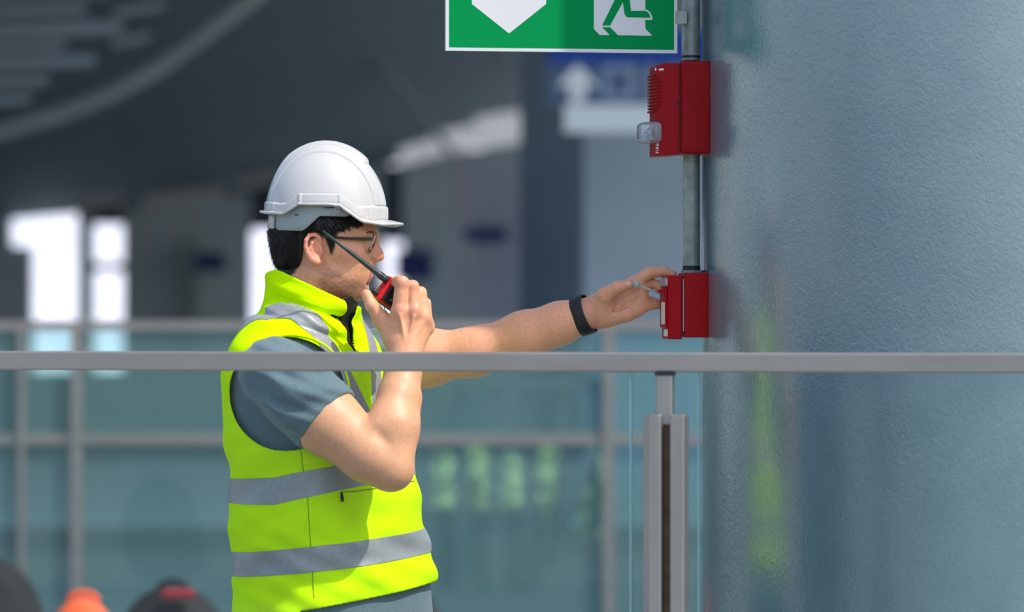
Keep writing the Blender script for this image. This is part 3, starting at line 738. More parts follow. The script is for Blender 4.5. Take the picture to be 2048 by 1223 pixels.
def vcut(p, d, k=.003):
    x, y = p[:, 0], p[:, 1]; py = PY(p[:, 2]); px = W/2+x*1000; f, s, _ = torso_fs(p)
    d = smax(d, (np.interp(px, [520, 537, 553, 570, 720], [556, 542, 537.5, 543, 612])-py)/1000.*.9, max(k, .004))
    d = smax(d, (py-np.interp(px, [470, 585, 612, 700, 865], [1285, 1262, 1206, 1191, 1164]))/1000.*.7, k)
    e = np.sqrt(((px-582)/112)**2+((py-783)/110)**2); d = smax(d, np.where(y < -.03, (1-e)*.105, -1), k)
    e = np.sqrt((f/.10)**2+((py-783)/105)**2); d = smax(d, np.where(s < -.09, (1-e)*.1, -1), k)
    wv = np.clip(.026*(712-py)/100, -.01, .034)
    return smax(d, np.where(f > 0, wv-np.abs(s), -1), k)
def vest_f(p, lo=None, hi=None): return vcut(p, np.abs(vsurf(p))-.0026)
mat('hivis', (0.60, 0.97, 0.0), rough=.85, var=.05, vscale=60, bump=.3, bscale=700, bdist=.0007, stretch=(.25, .25, 1.0), Specular_IOR_Level=.05)
vv, vq = polygonise(vest_f, (-.64, -.30, .80), (-.10, .30, 1.60), .0022)
vest = quad_obj('safety_vest', vv, vq, 'hivis', person, 3); vest['label'] = 'fluorescent yellow-green safety vest with grey reflective strips'
mat('reflective', (150, 153, 156), rough=.42, metal=.15, var=.10, vscale=90, bump=.25, bscale=160, bdist=.001)
vco = np.empty(len(vest.data.vertices)*3, np.float32); vest.data.vertices.foreach_get('co', vco); vco = vco.reshape(-1, 3).astype(float)+ORG[vest]
vno = np.empty(len(vco)*3, np.float32); vest.data.vertices.foreach_get('normal', vno); vno = vno.reshape(-1, 3).astype(float)
vout = vsurf(vco) > -.0002
def strip(cond, lo, hi, name='reflective_strip', m='reflective', lift=.0009):
    c = cond(vco); inb = ((vco > np.array(lo)) & (vco < np.array(hi))).all(1)
    ok = (vout & inb)[vq].all(1) & (c[vq].min(1) < 0); Q4 = vq[ok]
    ids, V, F = {}, [], []
    def vid(i):
        if i not in ids: ids[i] = len(V); V.append(vco[i]+vno[i]*lift)
        return ids[i]
    def eid(i, j):
        k = (min(i, j), max(i, j))
        if k not in ids:
            t = c[i]/(c[i]-c[j]); ids[k] = len(V); V.append((vco[i]+vno[i]*lift)*(1-t)+(vco[j]+vno[j]*lift)*t)
        return ids[k]
    for q_ in Q4:
        P_ = []
        for a_ in range(4):
            i, j = int(q_[a_]), int(q_[(a_+1) % 4])
            if c[i] <= 0: P_.append(vid(i))
            if (c[i] <= 0) != (c[j] <= 0): P_.append(eid(i, j))
        if len(P_) > 2: F.append(P_)
    return obj(name, V, F, m, vest, smooth=True, solid=.0010)
LO, HI = (-.64, -.30, .80), (-.10, .30, 1.60)
def band(kx, top, bot):
    def c(p):
        px = W/2+p[:, 0]*1000; py = PY(p[:, 2]); t = np.interp(px, kx, top); b = np.interp(px, kx, bot)
        return (np.abs(py-(t+b)/2)-(b-t)/2)/1000.
    return c
strip(band([465, 560, 615, 700, 840], [952, 946, 934, 921, 896], [1001, 999, 986, 969, 946]), (-.64, -.30, 1.06), (-.10, .30, 1.24))
strip(band([465, 620, 860], [1098, 1081, 1056], [1147, 1131, 1105]), (-.64, -.30, .92), (-.10, .30, 1.07))
def shoulder(sg):
    def c(p):
        f, s, py = torso_fs(p); s0 = np.interp(py, [600, 690, 810, 900], [.112, .082, .030, .0])
        s1 = np.interp(py, [600, 700, 950], [.112, .12, .06])
        ce = np.where(f > .0, s0, s1)
        return smax(smax((np.abs(sg*s-ce)-.0215)*.9, (py-935)/1000., .001), (604-py)/1000., .001)
    return c
strip(shoulder(1), (-.64, -.30, 1.14), (-.10, .30, 1.52)); strip(shoulder(-1), (-.64, -.30, 1.14), (-.10, .30, 1.52))
# black inside of the open front
mat('black_cloth', (12, 12, 13), rough=.6, var=.2, vscale=200)
def lin(p, lo=None, hi=None):
    f, s, py = torso_fs(p); d = np.abs(torso(p)+.007)-.0025
    d = smax(d, np.abs(s)-.05, .003); d = smax(d, (590+np.abs(s)*200-py)/1000., .003); d = smax(d, (py-760)/1000., .003); return np.where(f > 0, d, .5)
a, b = polygonise(lin, (-.50, -.2, 1.32), (-.2, .2, 1.54), .0022, B=12); quad_obj('black_lining', a, b, 'black_cloth', vest, 1)
vbvh = BVHTree.FromPolygons(vv.tolist(), vq.tolist())
def on_vest(px, py, lift=.001):
    o = Vector((0, -CAMD, CAMZ)); d = (Vector(P(px, py, 0))-o).normalized(); h = vbvh.ray_cast(o, d)
    return None if h[0] is None else np.array(h[0])+np.array(h[1])*lift
def on_torso(s, py, lift=.0):
    """front point of the vest surface at lateral coordinate s"""
    z = CAMZ-(py-HH/2)/1000; xc = (np.interp(py, _py, TX)-W/2)/1000; a = np.interp(py, _py, TA)+lift; b = np.interp(py, _py, TB)+lift
    f = a*(max(1-abs(s/b)**2.25, 0))**(1/2.25)
    return np.array((xc+f*tc_-s*ts_, -f*ts_-s*tc_, z))
mat('zip_black', (18, 18, 19), rough=.35, metal=.3)
teeth = []
for sg in (1, -1):
    for py in np.arange(626, 708, 3.0):
        s = sg*(np.clip(.026*(712-py)/100, 0, .034)-.0015); c = on_torso(s, py, -.001)
        teeth.append(obox(c, (.0016*tc_, -.0016*ts_, 0), (.002*ts_, .002*tc_, 0), (0, 0, .0009)))
obj('zipper', *join(teeth), 'zip_black', vest)
zl = [on_torso(0, py, .002) for py in np.arange(712, 960, 12)]
obj('zipper_tape', *tube(zl, .0028, 6), 'hivis', vest, smooth=True)
mat('seam', (112, 140, 16), rough=.8)
def line_on(pts, r, name, m, n=40):
    pts = np.array(pts, float); t = np.linspace(0, 1, len(pts)); L = []
    for q in np.linspace(0, 1, n):
        p = on_vest(np.interp(q, t, pts[:, 0]), np.interp(q, t, pts[:, 1]), .0003)
        if p is not None and (not L or np.linalg.norm(p-L[-1]) < .06): L.append(p)
    if len(L) > 2: return obj(name, *tube(L, r, 5), m, vest, smooth=True)
line_on([(601, 897), (607, 945), (615, 990), (618, 1040), (621, 1085), (624, 1130), (628, 1195)], .0008, 'side_seam', 'seam')
line_on([(680, 984), (720, 981), (770, 973), (800, 966), (828, 962)], .0010, 'pocket_zip', 'seam')
a, b = on_vest(682, 984, .003), on_vest(683, 1003, .004)
if a is not None and b is not None: obj('zip_pull', *tube([a, a*.7+b*.3, a*.4+b*.6, b], [.0014, .0026, .0034, .003], 8), 'zip_black', vest, smooth=True)
# armhole binding
def bind():
    L = []
    for t in np.linspace(-2.75, 2.0, 60):
        p = on_vest(582+115*math.cos(t-1.57+.0), 783+113*math.sin(t-1.57), .0012)
        L.append(p)
    out, cur = [], []
    for p in L:
        if p is None or (cur and np.linalg.norm(p-cur[-1]) > .04):
            if len(cur) > 3: out.append(cur)
            cur = [] if p is None else [p]
        else: cur.append(p)
    if len(cur) > 3: out.append(cur)
    return out
bs = bind()
if bs: obj('armhole_binding', *join([tube(c, .0030, 8) for c in bs]), 'hivis', vest, smooth=True)

# --- trousers and shoes (below the frame)
mat('denim', (96, 120, 140), rough=.9, var=.2, vscale=400)
leg = Field()
hipz = .93; gx = (668-W/2)/1000
def hips(p, lo=None, hi=None):
    d = torso(p)+.016; z = p[:, 2]; return smax(smax(d, z-.905, .01), .80-z, .05)
leg.add(hips, (-.66, -.3, .76), (-.08, .3, .92), .03)
for s, fx in ((1, -.06), (-1, .10)):
    hx, hy = gx-s*.09*ts_, -s*.09*tc_; kx, ky = gx-s*.10*ts_+.02+fx*.4, -s*.10*tc_; fx_, fy_ = gx-s*.11*ts_+fx, -s*.11*tc_
    leg.chain([(hx, hy, .84), (kx, ky, .50), (fx_, fy_, .10)], [.105, .072, .060], k=.03, kk=.04)
def legf(p, lo=None, hi=None): return smax(leg(p, lo, hi)+.002*np.sin(p[:, 2]*70+p[:, 0]*30), .055-p[:, 2], .006)
a, b = polygonise(legf, (-.72, -.36, .03), (.0, .36, .95), .007); quad_obj('trousers', a, b, 'denim', person, 1)
mat('shoe', (40, 36, 34), rough=.55)
for s, fx in ((1, -.06), (-1, .10)):
    X, Y = gx-s*.11*ts_+fx, -s*.11*tc_; sh = Field()
    sh.rc((X-.04, Y, .05), (X+.06, Y-.03, .05), .048, .046, .02).rc((X+.06, Y-.03, .042), (X+.15, Y-.075, .036), .046, .040, .03).rc((X, Y, .06), (X, Y, .12), .046, .052, .02)
    def shf(p, lo=None, hi=None): return smax(smax(sh(p), -p[:, 2], .004), p[:, 2]-.115, .006)
    a, b = polygonise(shf, (X-.12, Y-.2, -.01), (X+.25, Y+.12, .14), .006); quad_obj('shoe', a, b, 'shoe', person, 1)
# ------------------------------------------------------------------ helmet
mat('helmet_white', (190, 189, 187), rough=.25, Coat_Weight=.2, Coat_Roughness=.1)
mat('harness_grey', (152, 162, 165), rough=.5)
mat('slot_dark', (20, 21, 22), rough=.6)
hel = thing('hard_hat', Hd(652, 445), 'white plastic hard hat on the man\'s head', 'helmet')
def hl(x, y, v): return Hd(650, y, 0)+HR[:, 0]*((x-650)/1000./hc)+HR[:, 1]*v    # local: profile x measured along the head axis
HCX, HCY, AF, AW, AH = 652.0, 428.0, 116.0, .106, 136.0
rimx = [525, 540, 578, 606, 682, 700, 716, 742, 775, 810]; rimy = [424, 428, 430, 411, 411.5, 424, 438, 444, 441, 440]
bndx = [525, 537, 568, 580, 607, 683, 714, 757, 775]; bndy = [404, 404, 410, 409, 391, 392, 416, 415, 413]
NT, NPH, NB = 440, 200, 8; M = NB+NPH
th = np.linspace(0, 2*math.pi, NT, endpoint=False); cx, sx = np.cos(th)[:, None], np.sin(th)[:, None]
# rim under each bearing (profile features are read on the side of the shell, hence the yaw shift)
ry = np.interp(HCX+AF*cx-np.abs(AW*sx)*1000*hs, rimx, rimy); zr = (HCY-ry)/AH; ph0 = np.where(zr > 0, np.arcsin(np.clip(zr, 0, .99)), zr)
ph = ph0+(math.pi/2-ph0)*((np.arange(NPH)/(NPH-1))**.9)[None]
nr, nz_ = np.where(ph < 0, 1, np.cos(ph)), np.where(ph < 0, 0, np.sin(ph)); yy = np.where(ph < 0, HCY-ph*AH, HCY-AH*np.sin(ph))
xx = HCX+AF*cx*nr; vv_ = AW*sx*nr; xs = xx-np.abs(vv_)*1000*hs; av = np.abs(vv_)*1000
# relief: lower band, centre strip with its groove, crown rib, little upright ribs
by = np.interp(xs, bndx, bndy); up_ = .0056*ss(by-1.5, by+2.5, yy)*(1-.25*ss(ry-6, ry, yy)); gr = 1-ss(by-4, by, yy)
up_ = up_+.0026*ss(49.5, 45, av)*gr-.0013*np.exp(-((av-50)/1.7)**2)*gr+.0062*ss(27, 20, av)*ss(732, 726, xx)*ss(545, 590, xx)*ss(402, 372, yy)
for rx in (556.5, 608, 682.5): up_ = up_+.0018*ss(3.6, 1.2, np.abs(xs-rx))*ss(by, by+3, yy)
up_ = up_-.0030*ss(3.6, 1.6, np.abs(xs-733))*ss(by, by+3, yy)*ss(ry-3, ry-6, yy)
base_ = np.array(Hd(650, 0, 0)); rad = cx[..., None]*HR[:, 0]+sx[..., None]*HR[:, 1]
rows = np.array((base_[0], base_[1], 0))+((xx-650)/1000./hc)[..., None]*HR[:, 0]+vv_[..., None]*HR[:, 1]+(CAMZ-(yy-HH/2)/1000.)[..., None]*UP
rows = rows+rad*(nr*up_)[..., None]+UP*(nz_*up_)[..., None]
bk = np.maximum(-cx, 0)**2; fr_ = ss(.25, .95, cx); e = .006+.026*fr_+.004*bk
t = (np.arange(NB, 0, -1)/NB)[None]
br = rows[:, :1]+rad*(e*t)[..., None]+UP*(.004*bk*t*t-.0065*ss(.1, .6, cx)*t**1.3)[..., None]
G = np.concatenate([br, rows], 1).reshape(-1, 3); V = [g for g in G]
F = [(i*M+j, ((i+1) % NT)*M+j, ((i+1) % NT)*M+j+1, i*M+j+1) for i in range(NT) for j in range(M-1)]
shell = obj('shell', V, F, 'helmet_white', hel, smooth=True)
edge = [V[i*M] for i in range(NT)]
obj('rolled_edge', *tube(edge, .0030, 8, closed=True), 'helmet_white', hel, smooth=True)
md = shell.modifiers.new('solid', 'SOLIDIFY'); md.thickness = .0026; md.offset = -1
# harness: grey skirt under the shell, from the nape to the temples
V, F = [], []; lowx = [536, 552, 556, 604, 612, 640, 690, 712]; lowy = [455, 457, 461, 463, 459, 434, 435, 430]
ths = np.linspace(math.radians(58), math.radians(302), 140)
for th in ths:
    cx, sx = math.cos(th), math.sin(th); X = HCX+108*cx
    XS = X-abs(98*sx)*hs; lo_ = float(np.interp(XS-4, lowx, lowy)); hi_ = float(np.interp(XS, rimx, rimy))-12
    for j in range(5): V.append(hl(X, hi_+(lo_-hi_)*j/4, .098*sx))
for i in range(len(ths)-1):
    for j in range(4): F.append((i*5+j, (i+1)*5+j, (i+1)*5+j+1, i*5+j+1))
obj('harness', V, F, 'harness_grey', hel, smooth=True, solid=.003)
V, F = [], []
for i, th in enumerate(np.linspace(math.radians(148), math.radians(212), 13)):
    for j, (y, r) in enumerate(((424, 113), (440, 115), (455, 117), (456, 114))): V.append(hl(HCX+r*math.cos(th)+1, y, .1*math.sin(th)))
for i in range(12):
    for j in range(3): F.append((i*4+j, (i+1)*4+j, (i+1)*4+j+1, i*4+j+1))
obj('nape_clip', V, F, 'helmet_white', hel, smooth=True, solid=.004)
for s in (1, -1):
    def side(x, lift): cx = (x-HCX)/108.; return .098*math.sqrt(max(1-cx*cx, 0))+lift
    for x0, x1, y0, y1 in ((583, 592, 430.5, 432.5), (640, 660, 417, 418.6)):
        obj('slot', *join([obox(hl((x0+x1)/2+20, (y0+y1)/2, s*side((x0+x1)/2+20, .0012)), HR[:, 0]*(x1-x0)/2000., UP*(y1-y0)/2000., HR[:, 1]*.0014)]), 'slot_dark', hel)
    c = hl(688, 421, s*side(688, .003))
    obj('strap_eyelet', *tube([c+HR[:, 0]*.0040*math.cos(a)+UP*.0040*math.sin(a) for a in np.linspace(0, 2*math.pi, 24, endpoint=False)], .0017, 8, closed=True), 'helmet_white', hel, smooth=True)
    obj('eyelet_tab', *obox(c+UP*.0075, HR[:, 0]*.005, UP*.004, HR[:, 1]*.0012), 'helmet_white', hel, bevel=.001)

# ------------------------------------------------------------------ glasses
mat('frame_black', (14, 14, 15), rough=.25)
mat('rim_gold', (190, 182, 160), rough=.3, metal=.5)
glass_mat('lens', (.98, .985, .985), ior=1.12)
gl = thing('eyeglasses', Hd(752, 490), 'black-armed eyeglasses with thin rims on the man\'s face', 'glasses')
def gp(u, v, py): return Hd(650, py, 0)+HR[:, 0]*((u-650)/1000.)+HR[:, 1]*v
for s in (1, -1):
    wrap = math.radians(7); pts = []
    cu, cvv, cpy = 751.0, .034, 486.0
    for k in range(40):
        a = 2*math.pi*k/40; ex = abs(math.cos(a))**.75*math.copysign(1, math.cos(a))*25.0; ey = abs(math.sin(a))**.8*math.copysign(1, math.sin(a))*23.5
        v = cvv+ex/1000.*math.cos(wrap); u = cu-ex*math.sin(wrap)-.002*ex*ex+ey*.30
        pts.append(gp(u, s*v, cpy-ey))
    obj('rim', *tube(pts, .0009, 8, closed=True), 'rim_gold', gl, smooth=True)
    cpt = sum(pts)/len(pts); obj('lens', [cpt]+pts, [(0, i+1, (i+1) % 40+1) for i in range(40)], 'lens', gl, smooth=True, solid=.001)
    h = gp(747, s*.0605, 479)
    arm = [gp(751, s*.057, 478), h, gp(700, s*.0785, 477.5), gp(655, s*.0815, 473), gp(628, s*.084, 477), gp(618, s*.082, 492)]
    V, F = [], []
    for i, p in enumerate(arm):
        w = (.0030, .0034, .0026, .0024, .0020, .0016)[i]
        for dv, dz in ((-.0011, -w), (.0011, -w), (.0011, w), (-.0011, w)): V.append(p+HR[:, 1]*dv+UP*dz)
    for i in range(len(arm)-1):
        for j in range(4): F.append((i*4+j, i*4+(j+1) % 4, (i+1)*4+(j+1) % 4, (i+1)*4+j))
    F += [(0, 1, 2, 3), (len(V)-1, len(V)-2, len(V)-3, len(V)-4)]
    obj('temple_arm', V, F, 'frame_black', gl, bevel=.0006)
    obj('nose_pad', *tube([gp(753, s*.009, 489), gp(752, s*.0105, 494)], .0022, 8), 'lens', gl, smooth=True)
obj('bridge', *tube([gp(755, v, 480-3*math.cos(v*120)) for v in np.linspace(-.010, .010, 9)], .0012, 8), 'rim_gold', gl, smooth=True)

# ------------------------------------------------------------------ hand-held radio
mat('radio_red', (206, 24, 34), rough=.35)
mat('radio_black', (26, 27, 29), rough=.45, bump=.1, bscale=300)
mat('antenna_black', (44, 54, 50), rough=.38)
mat('radio_print', (150, 152, 150), rough=.5)
RYY = -.135
tip, base = P(646, 462, -.175), P(771, 558, RYY-.004)
axr = P(700, 503, RYY)-P(771, 558, RYY); axr /= np.linalg.norm(axr); axr = axr*math.cos(.45)+np.array((0, -math.sin(.45), 0))        # towards the antenna tip, the top turned to the camera
wdr = np.array((axr[2], 0, -axr[0])); wdr /= np.linalg.norm(wdr); wdr = wdr if wdr[0] < 0 else -wdr    # across the top, towards the knob
dpr = np.cross(axr, wdr); dpr = dpr if dpr[1] < 0 else -dpr                # towards the camera
tilt = math.radians(6)
def rot(v, k, a): return v*math.cos(a)+np.cross(k, v)*math.sin(a)+k*(k@v)*(1-math.cos(a))
if rot(dpr, axr, tilt)@np.array((0, 0, 1)) < rot(dpr, axr, -tilt)@np.array((0, 0, 1)): tilt = -tilt
wdr, dpr = rot(wdr, axr, tilt), rot(dpr, axr, tilt)
top = P(764, 573, RYY)
def rp(a, w, d): return top+axr*a+wdr*w+dpr*d
radio = thing('two_way_radio', rp(-.10, 0, 0), 'red and black two-way radio held to the man\'s mouth', 'radio')
def rbox(name, a0, a1, w0, w1, d0, d1, m, bev=.002, par=None, seg=2):
    return obj(name, *obox(rp((a0+a1)/2, (w0+w1)/2, (d0+d1)/2), axr*(a1-a0)/2, wdr*(w1-w0)/2, dpr*(d1-d0)/2), m, par or radio, bevel=bev, seg=seg)
cas = rbox('casing', -.098, 0, -.0265, .0265, -.016, .014, 'radio_red', .005, seg=3)
rbox('black_shell', -.100, -.0075, -.0275, .0225, .006, .0185, 'radio_black', .004, seg=3)
rbox('battery', -.100, -.006, -.0255, .0255, -.022, -.014, 'radio_black', .004)
rbox('side_rail', -.098, -.010, .0235, .0285, -.008, .006, 'radio_black', .0015)
for a0, w0, w1 in ((-.020, .006, .016), (-.020, -.008, .003), (-.034, -.006, .012)):
    rbox('button', a0-.008, a0, w0, w1, .017, .0198, 'radio_black', .0012)
for a0, w0 in ((-.0235, .012), (-.0235, -.003)): rbox('button_print', a0-.001, a0+.001, w0-.0025, w0+.0025, .0195, .0200, 'radio_print', 0)
obj('antenna', *tube([base-axr*.004, base+(tip-base)*.04, base+(tip-base)*.05, base+(tip-base)*.22, base+(tip-base)*.6, tip], [.0076, .0076, .0068, .0056, .0040, .0026], 16), 'antenna_black', radio, smooth=True)
for k in range(4):
    c = base+(tip-base)*(.055+.014*k); obj('antenna_ring', *tube([c+(.0071-.0002*k)*(math.cos(q)*wdr+math.sin(q)*dpr) for q in np.linspace(0, 2*math.pi, 20, endpoint=False)], .0008, 6, closed=True), 'antenna_black', radio, smooth=True)
obj('volume_knob', *lathe(rp(-.001, .0165, .0), axr, [(0, .0058), (.012, .0055), (.0135, .0045)], 20), 'radio_black', radio, smooth=True, auto=40)
obj('channel_collar', *lathe(rp(-.001, -.003, .0), axr, [(0, .0050), (.0035, .0046)], 18), 'radio_red', radio, smooth=True, auto=40)
obj('wrist_ring', *tube([rp(-.040, .0265, -.002)+(.010*math.cos(q)*axr+.007*math.sin(q)*wdr) for q in np.linspace(-1.7, 1.7, 14)], .0009, 6), 'steel', radio, smooth=True)

# ------------------------------------------------------------------ wristband
wb = thing('wristband', P(1168, 668, .11), 'black rubber fitness band on the man\'s left wrist', 'wristband')
wc = P(1167, 630, .108); wa = P(1190, 621, .106)-P(1140, 640, .112); wa /= np.linalg.norm(wa); wa = wa*math.cos(.22)+np.array((0, -math.sin(.22), 0))
wu = np.array((-wa[2], 0, wa[0])); wu = wu if wu[2] > 0 else -wu; wu /= np.linalg.norm(wu); ww = np.cross(wa, wu)
NA = 64; V, F = [], []
prof = [(-.0135, 0), (-.0135, .0018), (-.011, .0030), (.011, .0030), (.0135, .0018), (.0135, 0)]
for i in range(NA):
    q = 2*math.pi*i/NA; rd_ = .0385*math.cos(q)*wu+.0365*math.sin(q)*ww; nn_ = math.cos(q)*wu+math.sin(q)*ww
    for o, h in prof: V.append(wc+rd_+nn_*h+wa*o)
for i in range(NA):
    for j in range(6): F.append((i*6+j, i*6+(j+1) % 6, ((i+1) % NA)*6+(j+1) % 6, ((i+1) % NA)*6+j))
obj('strap', V, F, 'black_rubber', wb, smooth=True, auto=50)
for q in (-.1, -.35, -.6, .35, .6, .85, 1.1):
    qq = math.pi/2+q+math.pi if ww[1] > 0 else math.pi/2+q
    c = wc+(.0385+.0030)*math.cos(qq)*wu+(.0365+.0030)*math.sin(qq)*ww; nn_ = math.cos(qq)*wu+math.sin(qq)*ww
    obj('strap_hole', *lathe(c, nn_, [(-.001, .0016), (.0002, .0016)], 10), 'slot_dark', wb)
q0 = 0.0
obj('tracker_body', *obox(wc+fy*.0395, wu*.018, wa*.0115, fy*.0035), 'black_rubber', wb, bevel=.002)

# ------------------------------------------------------------------ test key in the fingers
mat('key_grey', (170, 176, 172), rough=.35)
tk = thing('test_key', P(1312, 584, .078), 'small grey test key with round grip between thumb and call point', 'key')
a, b = P(1270, 567.5, .088), P(1313, 584, .080)
obj('grip', *lathe(a-(b-a)*.14, (b-a), [(0, .003), (.002, .0065), (.007, .0082), (.012, .0075), (.016, .004)], 18), 'key_grey', tk, smooth=True)
obj('shaft', *tube([a, b], [.0024, .0017], 10), 'key_grey', tk, smooth=True)
# ------------------------------------------------------------------ the concourse behind
def Q(px, py, d): return P(px, py, d-CAMD)
def GY(d): return d-CAMD
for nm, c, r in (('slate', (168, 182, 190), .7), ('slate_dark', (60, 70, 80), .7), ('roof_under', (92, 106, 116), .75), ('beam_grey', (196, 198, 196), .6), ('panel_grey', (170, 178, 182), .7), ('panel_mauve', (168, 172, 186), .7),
                 ('wall_blue_grey', (172, 188, 203), .7), ('post_blue_grey', (100, 118, 136), .7), ('sign_blue', (10, 70, 170), .5), ('sign_slate', (92, 116, 154), .5), ('sign_pale', (196, 208, 218), .5), ('glyph', (150, 172, 204), .5),
                 ('louver_pale', (158, 172, 184), .4), ('gap_glow', (226, 228, 234), .5), ('backdrop_white', (236, 234, 244), .8), ('low_wall_grey', (140, 158, 158), .7), ('bag_black', (14, 16, 19), .8), ('bag_orange', (232, 92, 36), .7),
                 ('patch_red', (140, 34, 46), .6), ('leaf', (190, 200, 140), .6), ('twig', (84, 74, 56), .8), ('navy', (30, 44, 110), .5), ('kerb_dark', (60, 74, 80), .7)):
    mat(nm, c, rough=r, var=.08, vscale=1.5)
for nm, e in (('sign_blue', .10), ('sign_pale', .28), ('glyph', .14), ('sign_slate', .06), ('gap_glow', .30)):   # back-lit sign box and panels glowing in place of sky-lit roof gaps
    b_ = MATS[nm].node_tree.nodes['Principled BSDF']; b_.inputs['Emission Color'].default_value = b_.inputs['Base Color'].default_value; b_.inputs['Emission Strength'].default_value = e
v, f = box((-45, 6, -.3), (45, 19.0, 0)); tag(obj('pavement', v, f, 'paving_shade'), 'paving behind the walkway with roof-edge shade painted dark', 'floor', kind='structure')
v, f = box((-60, 19.0, -.3), (60, 130, 0)); tag(obj('plaza', v, f, 'paving_sunlit'), 'far plaza paving with sunlight painted into its pale colour', 'floor', kind='structure')
v, f = box((-30, GY(41.0), 0), (30, GY(41.5), .80)); tag(obj('low_wall', v, f, 'low_wall_grey'), 'low grey wall across the plaza', 'wall', kind='structure')

# facade: upright panels and posts with open bays between
def slab(name, px0, px1, py0, py1, d, m, th=.25, label=None, cat=None, kind=None, group=None, ground=False):
    a, b = Q(px0, py0, d), Q(px1, py1, d); z0 = 0 if ground else b[2]
    o = obj(name, *box((a[0], a[1], z0), (b[0], a[1]+th, a[2])), m); return tag(o, label, cat, group, kind)
D = 60
FAC = [(-1800, 20, 300, 'slate'), (155, 183, 300, 'slate'), (246, 292, 380, 'panel_grey'), (292, 350, 300, 'slate'), (350, 392, 380, 'panel_grey'), (392, 500, 300, 'slate'),
       (556, 764, 300, 'slate'), (806, 905, 300, 'slate'), (905, 962, 300, 'panel_mauve'), (962, 1110, 200, 'slate')]
for i, (a, b, t, m) in enumerate(FAC): slab('wall_bay', a, b, t, 900, D, m, .4+.02*i, kind='structure', ground=True)
slab('wall_bay', 20, 62, 492, 900, D, 'slate', .35, kind='structure', ground=True)
slab('wall_bay', 395, 455, 480, 900, D-.6, 'panel_grey', .3, kind='structure', ground=True)
for a, b, p0, p1 in ((183, 246, 525, 541), (183, 246, 380, 448), (500, 556, 330, 458), (764, 806, 330, 482), (764, 806, 575, 600)):
    slab('trim_bay', a, b, p0, p1, D, 'slate_dark', .3, kind='structure')
slab('wall_grey', 1168, 1900, 250, 900, 33, 'wall_blue_grey', .5, label='plain blue-grey wall far behind the call point', cat='wall', kind='structure', ground=True)
slab('far_post', 950, 1040, 318, 900, 36, 'panel_mauve', .5, 'pale mauve square post standing under the overhead sign', 'post', ground=True)
slab('far_post', 1040, 1176, 90, 900, 37, 'post_blue_grey', .5, 'dark blue-grey square post beside the plain grey wall', 'post', ground=True)
slab('hanging_sign', 388, 452, 505, 542, D-.76, 'navy', .15, 'small navy blue sign board behind the man\'s back', 'sign')
slab('hanging_sign', 928, 1012, 455, 482, 35.87, 'navy', .125, 'small navy blue sign board on the pale mauve post', 'sign')
slab('hanging_sign', 790, 866, 500, 560, D-.16, 'navy', .15, 'navy blue sign board just right of the man\'s face', 'sign')
slab('white_backdrop', -1500, 3000, -80, 800, 105, 'backdrop_white', 3, 'added white building seen through the open bays', 'backdrop', ground=True)  # added wall that catches sun so the open bays look bright

# canopy: a sloping roof whose far eave climbs to the right
ex = [-2600, -300, 0, 400, 600, 800, 1060, 1500, 2300]; ey = [560, 455, 425, 388, 352, 306, 240, 190, 120]
V, F = [], []; NR = 6
for x, y in zip(ex, ey):
    for j in range(NR+1):
        t = j/NR; d = 60-38*t; z1 = Q(0, y, 60)[2]; z2 = 5.0+.0004*x; z = z1+(z2-z1)*(1-(1-t)**1.6); X = Q(x, 0, 60)[0]*(1-.25*t)
        V.append((X, GY(d), z))
M = NR+1
for i in range(len(ex)-1):
    for j in range(NR): F.append((i*M+j, i*M+j+1, (i+1)*M+j+1, (i+1)*M+j))
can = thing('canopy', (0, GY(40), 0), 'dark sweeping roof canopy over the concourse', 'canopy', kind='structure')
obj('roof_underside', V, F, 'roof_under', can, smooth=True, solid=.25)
obj('curved_beam', *tube([Q(a, b, 36) for a, b in ((-160, 310), (-60, 282), (0, 262), (120, 226), (220, 186), (310, 138), (380, 88), (440, 42), (500, -4), (580, -70), (700, -150))], .080, 12), 'panel_grey', can, smooth=True)
for k, (a, b, c, d_) in enumerate(((560, -60, 900, 300), (720, -80, 1100, 180))):
    obj('rib', *tube([Q(a, b, 44), Q((a+c)/2+20, (b+d_)/2-14, 47), Q(c, d_, 50)], .05, 8), 'roof_under', can, smooth=True)
for k, (x0, x1, y, hh) in enumerate(((-220, 215, -14, 13), (-220, 170, 26, 10), (-220, 245, 62, 12), (-220, 130, 98, 9), (-220, 190, 128, 11), (-220, 95, 168, 9), (-220, 60, 204, 8), (230, 330, 18, 7), (225, 300, 80, 6))):
    a, b = Q(x0, y, 30), Q(x1, y, 30); c = (a+b)/2; h_ = hh*30/FPX
    obj('louver', *obox(c, np.array(((b[0]-a[0])/2, 0, .03)), (0, -h_*.5, h_), (0, .004, .002)), 'louver_pale', can)
for k, (x0, x1, y0, y1) in enumerate(((950, 1062, 226, 290), (862, 948, 258, 306), (798, 860, 288, 324))):
    a, b = Q(x0, y0, 56), Q(x1, y1, 56); obj('roof_gap_glow', *obox(((a[0]+b[0])/2, a[1], (a[2]+b[2])/2), ((b[0]-a[0])/2, 0, .06), (0, .04, 0), (0, .05, (a[2]-b[2])/2)), 'gap_glow', can)  # glowing panels stand in for sky-lit gaps under the roof
for x0, x1, y0, y1 in ((285, 450, 382, 408), (120, 240, 402, 420), (470, 560, 350, 372)):
    a, b = Q(x0, y0, 57), Q(x1, y1, 57); obj('fascia_strip', *obox(((a[0]+b[0])/2, a[1], (a[2]+b[2])/2), ((b[0]-a[0])/2, 0, .07), (0, .04, 0), (0, .05, (a[2]-b[2])/2)), 'beam_grey', can)

